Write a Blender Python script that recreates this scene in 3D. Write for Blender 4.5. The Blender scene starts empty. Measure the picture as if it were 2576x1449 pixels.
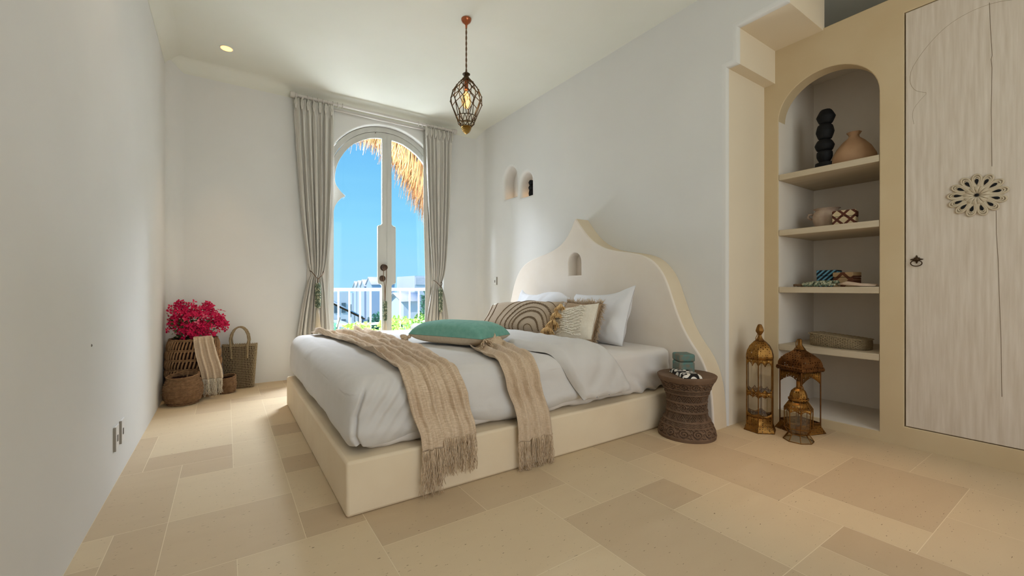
import bpy, bmesh, math, random
from mathutils import Vector, Matrix, noise
from mathutils.geometry import tessellate_polygon
random.seed(7)
S = bpy.context.scene
COL = S.collection
PI = math.pi
R = math.radians

# ---------------------------------------------------------------- camera
cd = bpy.data.cameras.new('camera'); cam = bpy.data.objects.new('camera', cd); COL.objects.link(cam)
cd.sensor_width = 36; cd.lens = 1061.0/2576*36; cd.clip_start = .02; cd.clip_end = 500
cam.location = (0, 0, 1.0); cam.rotation_euler = (PI/2, 0, -math.atan(719/1061.0))
S.camera = cam
# ---------------------------------------------------------------- colour management
S.view_settings.view_transform = 'Standard'; S.view_settings.look = 'None'
S.view_settings.exposure = 0.0; S.view_settings.gamma = 1.0; S.view_settings.use_curve_mapping = False
# ---------------------------------------------------------------- sky
W = bpy.data.worlds.new('sky'); S.world = W; W.use_nodes = True
nt = W.node_tree; nt.nodes.clear()
wo = nt.nodes.new('ShaderNodeOutputWorld'); bg = nt.nodes.new('ShaderNodeBackground')
tc = nt.nodes.new('ShaderNodeTexCoord'); sx = nt.nodes.new('ShaderNodeSeparateXYZ'); rp = nt.nodes.new('ShaderNodeValToRGB')
nz = nt.nodes.new('ShaderNodeTexNoise'); nz.inputs['Scale'].default_value = 3.0; nz.inputs['Detail'].default_value = 3
mp = nt.nodes.new('ShaderNodeMapping'); mp.inputs['Scale'].default_value = (1, 1, 7)
ad = nt.nodes.new('ShaderNodeMath'); ad.operation = 'MULTIPLY_ADD'; ad.inputs[1].default_value = .10
nt.links.new(tc.outputs['Generated'], sx.inputs[0]); nt.links.new(tc.outputs['Generated'], mp.inputs[0]); nt.links.new(mp.outputs[0], nz.inputs[0])
nt.links.new(nz.outputs[0], ad.inputs[0]); nt.links.new(sx.outputs[2], ad.inputs[2])
nt.links.new(ad.outputs[0], rp.inputs[0]); nt.links.new(rp.outputs[0], bg.inputs[0]); nt.links.new(bg.outputs[0], wo.inputs[0])
cr = rp.color_ramp
cr.elements[0].position = .0; cr.elements[0].color = (.42, .78, .98, 1)
cr.elements[1].position = 1.0; cr.elements[1].color = (.06, .26, .72, 1)
for p_, c_ in ((.06, (.36, .75, 1.0, 1)), (.18, (.28, .72, 1.0, 1)), (.30, (.20, .60, .97, 1)), (.42, (.13, .48, .95, 1))):
    e_ = cr.elements.new(p_); e_.color = c_
bg.inputs[1].default_value = 1.05
# ---------------------------------------------------------------- lights
def light(name, kind, loc, rot, energy, color, **k):
    l = bpy.data.lights.new(name, kind); l.energy = energy; l.color = color
    for a, b in k.items(): setattr(l, a, b)
    o = bpy.data.objects.new(name, l); o.location = loc; o.rotation_euler = rot; COL.objects.link(o); return o
light('sun', 'SUN', (-6, 4, 12), (R(15), R(-46), 0), 4.0, (1, .96, .88), angle=.02)
light('fill_rear_opening', 'AREA', (1.3, -1.75, 1.7), (R(84), 0, 0), 41, (1.0, .90, .78), shape='RECTANGLE', size=2.6, size_y=2.2)  # added fill lamp outside an invented opening in the rear wall

# added unseen area lamps standing in for balcony floor bounce and sky light
light('fill_balcony_bounce', 'AREA', (1.66, 6.05, .12), (R(-142), 0, 0), 90, (.92, .97, 1.10), shape='RECTANGLE', size=1.2, size_y=.9)

light('fill_balcony_sky', 'AREA', (1.66, 5.78, 3.42), (R(-38), 0, 0), 640, (.85, .94, 1.10), shape='RECTANGLE', size=1.15, size_y=.5)

# ================================================================ helpers
def tag(o, label, cat, group=None, kind=None):
    if label: o['label'] = label
    if cat: o['category'] = cat
    if group: o['group'] = group
    if kind: o['kind'] = kind
    return o
def empty(name, loc=(0, 0, 0), rz=0):
    o = bpy.data.objects.new(name, None); o.location = loc; o.rotation_euler = (0, 0, rz); o.empty_display_size = .05
    COL.objects.link(o); return o
class MB:
    def __init__(s): s.v = []; s.f = []; s.mi = []; s.uv = []; s.cur = 0; s.M = Matrix()
    def add(s, vs, fs, uvs=None):
        b = len(s.v); s.v += [tuple(s.M @ Vector(p)) for p in vs]
        for i, f in enumerate(fs):
            s.f.append(tuple(b+k for k in f)); s.mi.append(s.cur)
            s.uv.append([uvs[k] for k in f] if uvs else [(0, 0)]*len(f))
    def box(s, x0, x1, y0, y1, z0, z1):
        s.add([(x0,y0,z0),(x1,y0,z0),(x1,y1,z0),(x0,y1,z0),(x0,y0,z1),(x1,y0,z1),(x1,y1,z1),(x0,y1,z1)],
              [(0,3,2,1),(4,5,6,7),(0,1,5,4),(1,2,6,5),(2,3,7,6),(3,0,4,7)])
    def grid(s, fn, nu, nv, wu=False, wv=False):
        vs = []; uv = []
        for i in range(nu+1):
            for j in range(nv+1):
                u = i/nu; v = j/nv; vs.append(fn(u, v)); uv.append((u, v))
        fs = [(i*(nv+1)+j, (i+1)*(nv+1)+j, (i+1)*(nv+1)+j+1, i*(nv+1)+j+1) for i in range(nu) for j in range(nv)]
        s.add(vs, fs, uv)
    def lathe(s, prof, n=32, c=(0, 0), fn=None, a0=0):
        vs = []; fs = []; m = len(prof)
        for i, (r, z) in enumerate(prof):
            for k in range(n):
                a = a0+2*PI*k/n; rr = r+(fn(a, z, i) if fn else 0)
                vs.append((c[0]+rr*math.cos(a), c[1]+rr*math.sin(a), z))
        for i in range(m-1):
            for k in range(n):
                k2 = (k+1) % n; fs.append((i*n+k, i*n+k2, (i+1)*n+k2, (i+1)*n+k))
        if prof[0][0] > 1e-4: fs.append(tuple(range(n-1, -1, -1)))
        if prof[-1][0] > 1e-4: fs.append(tuple((m-1)*n+k for k in range(n)))
        s.add(vs, fs)
    def tube(s, pts, r, n=6, closed=False):
        P = [Vector(p) for p in pts]; m = len(P)
        if m < 2: return
        rs = r if isinstance(r, (list, tuple)) else [r]*m
        up = None; vs = []; fs = []
        for i in range(m):
            if closed: t = P[(i+1) % m]-P[i-1]
            else: t = P[min(i+1, m-1)]-P[max(i-1, 0)]
            if t.length < 1e-9: t = Vector((0, 0, 1))
            t.normalize()
            if up is None: up = t.orthogonal().normalized()
            else:
                up = up-t*up.dot(t)
                up = up.normalized() if up.length > 1e-6 else t.orthogonal().normalized()
            w = t.cross(up)
            for k in range(n):
                a = 2*PI*k/n; vs.append(tuple(P[i]+(up*math.cos(a)+w*math.sin(a))*rs[i]))
        for i in range(m if closed else m-1):
            i2 = (i+1) % m
            for k in range(n):
                k2 = (k+1) % n; fs.append((i*n+k, i*n+k2, i2*n+k2, i2*n+k))
        if not closed: fs += [tuple(range(n-1, -1, -1)), tuple((m-1)*n+k for k in range(n))]
        s.add(vs, fs)
    def ball(s, c, r, n=8, m=6, sc=(1, 1, 1)):
        vs = [(c[0], c[1], c[2]-r*sc[2])]; fs = []
        for i in range(1, m):
            a = -PI/2+PI*i/m
            for k in range(n):
                b = 2*PI*k/n; vs.append((c[0]+r*sc[0]*math.cos(a)*math.cos(b), c[1]+r*sc[1]*math.cos(a)*math.sin(b), c[2]+r*sc[2]*math.sin(a)))
        vs.append((c[0], c[1], c[2]+r*sc[2])); L = len(vs)-1
        for k in range(n):
            k2 = (k+1) % n; fs.append((0, 1+k2, 1+k)); fs.append((L, 1+(m-2)*n+k, 1+(m-2)*n+k2))
            for i in range(m-2): fs.append((1+i*n+k, 1+i*n+k2, 1+(i+1)*n+k2, 1+(i+1)*n+k))
        s.add(vs, fs)
    def prism(s, poly, mapf, d0, d1, holes=(), bev=0, side=None, seg=5):
        """2D polygon extruded between d0 and d1; holes = (loop, depth or None for through); bev rounds the front arris"""
        def area(L): return sum(a[0]*c[1]-c[0]*a[1] for a, c in zip(L, L[1:]+L[:1]))/2
        def off(L, d, inward):
            n = len(L); sg = 1 if area(L) > 0 else -1; sg = sg if inward else -sg; out = []
            for k in range(n):
                p, a, c = Vector(L[k]), Vector(L[k-1]), Vector(L[(k+1) % n]); e1 = (p-a).normalized(); e2 = (c-p).normalized()
                n1 = Vector((-e1.y, e1.x))*sg; n2 = Vector((-e2.y, e2.x))*sg; m = n1+n2
                m = m/max(.3, m.dot(n1)) if m.length > 1e-6 else n1
                out.append((p.x+m.x*d, p.y+m.y*d))
            return out
        sgn = 1 if d1 > d0 else -1; base = s.cur
        loops = [(poly, None, True)]+[(h, d, False) for h, d in holes]
        front = [[Vector((a, b, 0)) for a, b in (off(L, bev, inw) if bev else L)] for L, d, inw in loops]
        allp = [p for L in front for p in L]; tris = tessellate_polygon(front)
        s.add([mapf(p.x, p.y, d0) for p in allp], [tuple(t) for t in tris])
        thr = [h for h, d in holes if d is None]
        back = [[Vector((a, b, 0)) for a, b in L] for L in [poly]+thr]
        bp = [p for L in back for p in L]; tris = tessellate_polygon(back)
        s.add([mapf(p.x, p.y, d1) for p in bp], [tuple(t) for t in tris])
        for L, d, inw in loops:
            e = d1 if d is None else d0+d*sgn; n = len(L); rows = []
            if bev:
                for q in range(seg+1):
                    a = PI/2*q/seg; o_ = bev*(1-math.sin(a)); rows.append([mapf(x, y, d0+sgn*bev*(1-math.cos(a))) for x, y in (off(L, o_, inw) if o_ > 1e-7 else L)])
                s.add([p for row in rows for p in row], [(i*n+k, i*n+(k+1) % n, (i+1)*n+(k+1) % n, (i+1)*n+k) for i in range(seg) for k in range(n)])
            if side is not None and inw: s.cur = side
            s.add([mapf(a, b, d0+sgn*bev) for a, b in L]+[mapf(a, b, e) for a, b in L], [(k, (k+1) % n, n+(k+1) % n, n+k) for k in range(n)])
            s.cur = base
            if d is not None:
                tr = tessellate_polygon([[Vector((a, b, 0)) for a, b in L]]); s.add([mapf(a, b, e) for a, b in L], [tuple(t) for t in tr])
    def build(s, name, mats, parent=None, smooth=30, weld=True, bevel=None, sub=0, solid=None):
        me = bpy.data.meshes.new(name); me.from_pydata(s.v, [], s.f)
        for m in (mats if isinstance(mats, (list, tuple)) else [mats]): me.materials.append(m)
        me.polygons.foreach_set('material_index', s.mi)
        uvl = me.uv_layers.new(name='UVMap'); flat = [c for f in s.uv for p in f for c in p]
        if len(flat) == len(me.loops)*2: uvl.data.foreach_set('uv', flat)
        if weld:
            bm = bmesh.new(); bm.from_mesh(me); bmesh.ops.remove_doubles(bm, verts=bm.verts, dist=1e-5)
            bmesh.ops.recalc_face_normals(bm, faces=bm.faces); bm.to_mesh(me); bm.free()
        me.update()
        if smooth is not None:
            me.shade_smooth()
            if smooth < 180: me.set_sharp_from_angle(angle=R(smooth))
        o = bpy.data.objects.new(name, me); COL.objects.link(o)
        if parent is not None: o.parent = parent
        if solid:
            q = o.modifiers.new('solid', 'SOLIDIFY'); q.thickness = solid; q.offset = 0
        if bevel:
            q = o.modifiers.new('bevel', 'BEVEL'); q.width = bevel; q.segments = 3; q.limit_method = 'ANGLE'; q.angle_limit = R(35); q.harden_normals = False
        if sub:
            q = o.modifiers.new('sub', 'SUBSURF'); q.levels = sub; q.render_levels = sub
        return o
def copy_tree(o, parent=None):
    c = o.copy(); COL.objects.link(c); c.parent = parent
    for ch in o.children: copy_tree(ch, c)
    return c
def fbm(x, y, z=0., o=3): return noise.fractal(Vector((x, y, z)), 1.0, 2.0, o)
def lerp(a, b, t): return a+(b-a)*t
def pl(pts, t):
    if t <= pts[0][0]: return pts[0][1]
    for (a, u), (b, v) in zip(pts, pts[1:]):
        if t <= b: return u+(v-u)*(t-a)/(b-a)
    return pts[-1][1]
def sm(a, b, x):
    t = max(0, min(1, (x-a)/(b-a))); return t*t*(3-2*t)
def c8(r, g, b):
    f = lambda v: ((v/255+.055)/1.055)**2.4 if v > 10 else v/255/12.92
    return (f(r), f(g), f(b), 1)

# ================================================================ materials
def mat(name, col, rough=.8, col2=None, nscale=6, ndetail=4, contrast=.5, bump=0, bscale=60, bdist=.002, metal=0, stretch=(1, 1, 1), spec=.3, sheen=0, coords='Object', alpha=1, emis=None, estr=0, trans=0):
    m = bpy.data.materials.new(name); m.use_nodes = True; t = m.node_tree; p = t.nodes['Principled BSDF']
    p.inputs['Base Color'].default_value = col; p.inputs['Roughness'].default_value = rough; p.inputs['Metallic'].default_value = metal
    p.inputs['Specular IOR Level'].default_value = spec
    if sheen: p.inputs['Sheen Weight'].default_value = sheen
    if emis: p.inputs['Emission Color'].default_value = emis; p.inputs['Emission Strength'].default_value = estr
    tcn = t.nodes.new('ShaderNodeTexCoord'); mpn = t.nodes.new('ShaderNodeMapping'); mpn.inputs['Scale'].default_value = stretch
    t.links.new(tcn.outputs[coords], mpn.inputs[0])
    if col2:
        n = t.nodes.new('ShaderNodeTexNoise'); n.inputs['Scale'].default_value = nscale; n.inputs['Detail'].default_value = ndetail
        r = t.nodes.new('ShaderNodeValToRGB'); r.color_ramp.elements[0].position = .5-contrast*.4; r.color_ramp.elements[1].position = .5+contrast*.4
        r.color_ramp.elements[0].color = col; r.color_ramp.elements[1].color = col2
        t.links.new(mpn.outputs[0], n.inputs[0]); t.links.new(n.outputs[0], r.inputs[0]); t.links.new(r.outputs[0], p.inputs['Base Color'])
    if bump:
        n = t.nodes.new('ShaderNodeTexNoise'); n.inputs['Scale'].default_value = bscale; n.inputs['Detail'].default_value = 4
        b = t.nodes.new('ShaderNodeBump'); b.inputs['Strength'].default_value = bump; b.inputs['Distance'].default_value = bdist
        t.links.new(mpn.outputs[0], n.inputs[0]); t.links.new(n.outputs[0], b.inputs['Height']); t.links.new(b.outputs[0], p.inputs['Normal'])
    return m
def weave(name, c1, c2, su, sv, bump=.4, streak=None, dark=None):
    """woven cloth in UV space: crossing threads plus irregular slubs"""
    m = mat(name, c1, .92, sheen=.15); t = m.node_tree; p = t.nodes['Principled BSDF']; N = t.nodes.new; L = t.links.new
    tcn = N('ShaderNodeTexCoord'); hs = []
    for sc in ((su, sv*.06, 1), (su*.05, sv, 1)):
        mpn = N('ShaderNodeMapping'); mpn.inputs['Scale'].default_value = sc; n = N('ShaderNodeTexNoise'); n.inputs['Scale'].default_value = 1; n.inputs['Detail'].default_value = 3
        L(tcn.outputs['UV'], mpn.inputs[0]); L(mpn.outputs[0], n.inputs[0]); hs.append(n)
    a = N('ShaderNodeMath'); a.operation = 'ADD'; L(hs[0].outputs[0], a.inputs[0]); L(hs[1].outputs[0], a.inputs[1])
    h = N('ShaderNodeMath'); h.operation = 'MULTIPLY'; h.inputs[1].default_value = .5; L(a.outputs[0], h.inputs[0])
    r = N('ShaderNodeValToRGB'); r.color_ramp.elements[0].position = .38; r.color_ramp.elements[1].position = .62
    r.color_ramp.elements[0].color = c2; r.color_ramp.elements[1].color = c1
    L(h.outputs[0], r.inputs[0]); L(r.outputs[0], p.inputs['Base Color'])
    b = N('ShaderNodeBump'); b.inputs['Strength'].default_value = bump; b.inputs['Distance'].default_value = .003
    L(h.outputs[0], b.inputs['Height']); L(b.outputs[0], p.inputs['Normal'])
    return m
M = {}
M['plaster'] = mat('plaster_white', c8(221, 219, 214), .9, c8(227, 225, 220), 1.3, 3, .6, .12, 40, .003)
M['plaster_left'] = M['plaster']
M['cream_plaster'] = mat('cream_plaster', c8(236, 222, 198), .9, c8(232, 217, 192), 1.3, 3, .6, .12, 40, .003)
M['ceiling'] = mat('ceiling_white', c8(224, 222, 208), .9, c8(229, 227, 215), 1.5, 3, .6, .10, 40, .003)
M['sand'] = mat('sand_plaster', c8(210, 190, 155), .85, c8(201, 178, 141), 3.5, 6, .8, .15, 30, .003)
M['sand_head'] = mat('headboard_plaster', c8(240, 230, 218), .85, c8(232, 219, 202), 4, 7, .8, .15, 30, .003)
M['base'] = mat('bed_base_plaster', c8(236, 219, 190), .85, c8(225, 205, 174), 4, 7, .8, .15, 30, .003)
M['niche'] = mat('niche_plaster', c8(238, 228, 214), .9, c8(233, 222, 208), 3, 3, .6, .1, 40, .003)
M['grout'] = mat('floor_grout', c8(230, 215, 186), .9)
M['sheet'] = mat('white_cotton', c8(212, 208, 203), .85, c8(217, 213, 208), 3, 3, .6, .4, 11, .008, sheen=.1)
M['sheet2'] = mat('fitted_sheet_cotton', c8(222, 214, 206), .85, c8(228, 221, 214), 3, 3, .6, .15, 9, .006, sheen=.1)
M['pillow'] = mat('pillow_cotton', c8(230, 229, 230), .85, None, bump=.2, bscale=8, bdist=.01, sheen=.1)
M['curtain'] = mat('curtain_linen', c8(206, 201, 191), .9, c8(214, 209, 200), 40, 3, .7, .2, 60, .002, stretch=(1, 1, .1))
M['paint'] = mat('white_painted_wood', c8(206, 205, 197), .55, c8(196, 194, 186), 12, 4, .6, .1, 30, .001, stretch=(1, 1, .2))
M['rod'] = mat('pale_rod_wood', c8(205, 198, 190), .6)
M['teal'] = mat('teal_linen', c8(126, 178, 162), .9, c8(104, 160, 144), 30, 3, .7, .3, 30, .003, sheen=.1)
M['beige'] = mat('beige_linen', c8(208, 192, 168), .92, c8(194, 177, 152), 60, 3, .7, .3, 80, .002)
M['linen'] = weave('tan_linen_gauze', c8(228, 206, 178), c8(190, 164, 134), 220, 520, .8)
M['linen_small'] = weave('beige_linen_gauze', c8(220, 202, 178), c8(194, 170, 140), 90, 160, .7)
M['fringe'] = mat('linen_fringe', c8(224, 202, 174), .95, c8(196, 170, 138), 120, 2, .8)
M['taupe'] = mat('taupe_cushion_cloth', c8(192, 174, 152), .93, c8(176, 156, 132), 90, 3, .8, .3, 120, .002, stretch=(1, 3, 1))
M['braid'] = mat('brown_braid', c8(132, 108, 80), .95, c8(100, 78, 54), 150, 2, .8)
M['cream'] = mat('cream_wool', c8(240, 231, 214), .95, c8(230, 219, 198), 60, 3, .8, .4, 90, .004)
M['ivory'] = mat('ivory_wool', c8(224, 220, 206), .95, c8(208, 204, 188), 60, 3, .8, .4, 90, .004)
M['straw_tassel'] = mat('ochre_cotton_tassel', c8(232, 196, 140), .95, c8(206, 166, 112), 140, 2, .8)
M['brown_cushion'] = mat('brown_linen', c8(182, 156, 126), .93, c8(160, 134, 104), 80, 3, .8, .3, 100, .002)
M['brass'] = mat('aged_brass', c8(150, 108, 52), .42, c8(92, 58, 26), 25, 4, .9, .2, 80, .001, metal=.85)
M['copper'] = mat('dark_copper', c8(136, 92, 54), .38, c8(72, 46, 26), 18, 4, .9, .2, 80, .001, metal=.85)
M['iron'] = mat('dark_iron', c8(70, 52, 34), .5, metal=.7)
M['gold'] = mat('antique_gold', c8(158, 124, 62), .4, metal=.85)
M['black'] = mat('black_wood', c8(10, 10, 12), .7)
M['clay'] = mat('brown_clay', c8(190, 154, 120), .85, c8(160, 122, 90), 7, 5, .8, .2, 30, .003)
M['clay2'] = mat('pale_worn_clay', c8(206, 186, 164), .9, c8(156, 128, 112), 14, 5, .9, .3, 30, .004)
M['wood'] = mat('whitewashed_wood', c8(228, 217, 204), .8, c8(196, 180, 160), 6, 8, .9, .3, 14, .002, stretch=(1, 9, .6))
M['wood_dark'] = mat('wood_crack', c8(112, 92, 70), .9)
M['shelf'] = mat('pale_shelf_wood', c8(206, 192, 168), .7, c8(190, 172, 144), 5, 5, .9, .1, 20, .001, stretch=(6, .6, 8))
M['carved'] = mat('carved_brown_wood', c8(122, 98, 78), .8, c8(96, 74, 56), 10, 5, .8, .2, 60, .002)
M['rattan'] = mat('rattan_strand', c8(178, 142, 102), .8, c8(118, 82, 54), 26, 3, .9)
M['weave_shade'] = mat('basket_inner_shade', c8(52, 30, 22), .95)  # dark surface behind the weave, shade inside the baskets put into colour
M['rope'] = mat('water_hyacinth_rope', c8(156, 122, 88), .85, c8(98, 70, 46), 45, 4, .9, .6, 160, .004)
M['seagrass'] = mat('seagrass', c8(170, 150, 118), .85, c8(128, 110, 82), 60, 3, .9, .4, 160, .002)
M['pink'] = mat('magenta_bract', c8(214, 18, 82), .75, c8(176, 8, 62), 30, 2, .8)
M['pink2'] = mat('pale_pink_bract', c8(214, 96, 120), .75)
M['leaf'] = mat('green_leaf', c8(74, 88, 46), .6, c8(46, 62, 32), 20, 2, .8)
M['stem'] = mat('stem', c8(62, 58, 36), .8)
M['plastic'] = mat('white_plastic', c8(226, 224, 220), .4)
M['slot'] = mat('socket_slot', c8(120, 112, 104), .6)
M['grey_trim'] = mat('grey_trim', c8(150, 142, 130), .5)
M['shell'] = mat('green_shell_beads', c8(120, 132, 108), .35, c8(74, 86, 66), 90, 2, .9)
M['shell_pale'] = mat('pale_shell_beads', c8(196, 196, 168), .35, c8(120, 120, 92), 90, 2, .9)
M['yarn'] = mat('cream_yarn', c8(224, 212, 190), .95)
M['pinkyarn'] = mat('pale_pink_yarn', c8(222, 196, 172), .95)
M['cord'] = mat('brown_cord', c8(112, 88, 66), .9)
M['turq'] = mat('turquoise_beads', c8(74, 128, 124), .6, c8(128, 110, 90), 30, 4, .55, .6, 220, .003)
M['knob'] = mat('bronze_knob', c8(84, 66, 54), .35, metal=.6)
M['copper_rose'] = mat('polished_copper', c8(176, 104, 72), .25, metal=.9)
M['pendmetal'] = mat('bronze_pendant', c8(74, 58, 36), .5, metal=.35)
M['rail'] = mat('white_railing_paint', c8(240, 240, 236), .5)
M['thatch'] = mat('golden_thatch', c8(182, 132, 80), .9, c8(132, 90, 52), 8, 3, .9, stretch=(6, 6, 1))
M['bwall'] = mat('pale_stucco', c8(226, 230, 236), .9, c8(214, 220, 230), .6, 3, .7)
M['bwall_shade'] = mat('bluish_shade_stucco', c8(198, 212, 232), .9, c8(186, 202, 224), .6, 3, .7)  # bluish tint puts the shade on the houses into the wall colour
M['broof'] = mat('grey_shingle', c8(236, 232, 238), .9, c8(212, 208, 216), 6, 3, .9, stretch=(1, 1, 4))
M['darkglass'] = mat('dark_window', c8(96, 116, 128), .3)
M['foliage'] = mat('bright_foliage', c8(176, 214, 84), .7, c8(96, 148, 66), 5, 3, .9)
M['foliage2'] = mat('blue_green_foliage', c8(86, 150, 120), .7, c8(50, 110, 84), 2, 3, .9)
M['yellowleaf'] = mat('yellow_foliage', c8(190, 208, 96), .7, c8(120, 168, 80), 5, 3, .9)
M['ground'] = mat('pale_ground', c8(190, 200, 190), .95, c8(150, 176, 140), .1, 3, .9)

def glass(name, tint=(1, 1, 1, 1), refl=.06):
    m = bpy.data.materials.new(name); m.use_nodes = True; t = m.node_tree; t.nodes.clear(); N = t.nodes.new
    o = N('ShaderNodeOutputMaterial'); x = N('ShaderNodeMixShader'); a = N('ShaderNodeBsdfTransparent'); g = N('ShaderNodeBsdfGlossy')
    a.inputs[0].default_value = tint; g.inputs['Roughness'].default_value = .03; x.inputs[0].default_value = refl
    t.links.new(a.outputs[0], x.inputs[1]); t.links.new(g.outputs[0], x.inputs[2]); t.links.new(x.outputs[0], o.inputs[0]); return m
M['glass'] = glass('clear_window_glass', (.98, .99, .99, 1), .012)
M['lglass'] = glass('lantern_glass', (.86, .82, .74, 1), .10)
def pierced(name, col, col2, scale, th):
    m = mat(name, col, .4, col2, 25, 4, .9, metal=.85); t = m.node_tree; p = t.nodes['Principled BSDF']; N = t.nodes.new
    out = t.nodes['Material Output']; v = N('ShaderNodeTexVoronoi'); v.inputs['Scale'].default_value = scale; v.inputs['Randomness'].default_value = .35
    tcn = N('ShaderNodeTexCoord'); k = N('ShaderNodeMath'); k.operation = 'LESS_THAN'; k.inputs[1].default_value = th
    tr = N('ShaderNodeBsdfTransparent'); x = N('ShaderNodeMixShader')
    t.links.new(tcn.outputs['Object'], v.inputs['Vector']); t.links.new(v.outputs['Distance'], k.inputs[0]); t.links.new(k.outputs[0], x.inputs[0])
    t.links.new(p.outputs[0], x.inputs[1]); t.links.new(tr.outputs[0], x.inputs[2]); t.links.new(x.outputs[0], out.inputs[0]); return m
M['brass_pierced'] = pierced('pierced_brass', c8(168, 124, 60), c8(104, 68, 30), 75, .30)
M['copper_pierced'] = pierced('pierced_copper', c8(150, 102, 58), c8(82, 54, 30), 70, .30)
def stone():
    m = mat('limestone_slabs', c8(205, 185, 152), .55, spec=.35); t = m.node_tree; p = t.nodes['Principled BSDF']; N = t.nodes.new; L = t.links.new
    at = N('ShaderNodeAttribute'); at.attribute_name = 'tone'
    r = N('ShaderNodeValToRGB'); r.color_ramp.elements[0].color = c8(189, 165, 134); r.color_ramp.elements[1].color = c8(218, 198, 163)
    tcn = N('ShaderNodeTexCoord'); mpn = N('ShaderNodeMapping'); mpn.inputs['Scale'].default_value = (1, 3.2, 1)
    n = N('ShaderNodeTexNoise'); n.inputs['Scale'].default_value = 3.5; n.inputs['Detail'].default_value = 6
    a = N('ShaderNodeMath'); a.operation = 'MULTIPLY_ADD'; a.inputs[1].default_value = .30
    L(tcn.outputs['Object'], mpn.inputs[0]); L(mpn.outputs[0], n.inputs[0]); L(n.outputs[0], a.inputs[0]); L(at.outputs['Fac'], a.inputs[2]); L(a.outputs[0], r.inputs[0])
    v = N('ShaderNodeTexNoise'); v.inputs['Scale'].default_value = 42; v.inputs['Detail'].default_value = 3
    L(mpn.outputs[0], v.inputs[0])
    k = N('ShaderNodeValToRGB'); k.color_ramp.elements[0].position = .675; k.color_ramp.elements[1].position = .73
    L(v.outputs[0], k.inputs[0])
    x = N('ShaderNodeMix'); x.data_type = 'RGBA'; x.inputs['B'].default_value = c8(120, 98, 74)
    L(k.outputs[0], x.inputs['Factor']); L(r.outputs[0], x.inputs['A']); L(x.outputs['Result'], p.inputs['Base Color'])
    b = N('ShaderNodeBump'); b.inputs['Strength'].default_value = .15; b.inputs['Distance'].default_value = .002
    L(n.outputs[0], b.inputs['Height']); L(b.outputs[0], p.inputs['Normal']); return m
M['stone'] = stone()

# ================================================================ the room
XL, XR, YB, XW, ZC = -.47, 2.985, 5.17, 3.54, 3.2
YR = -1.6
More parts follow.
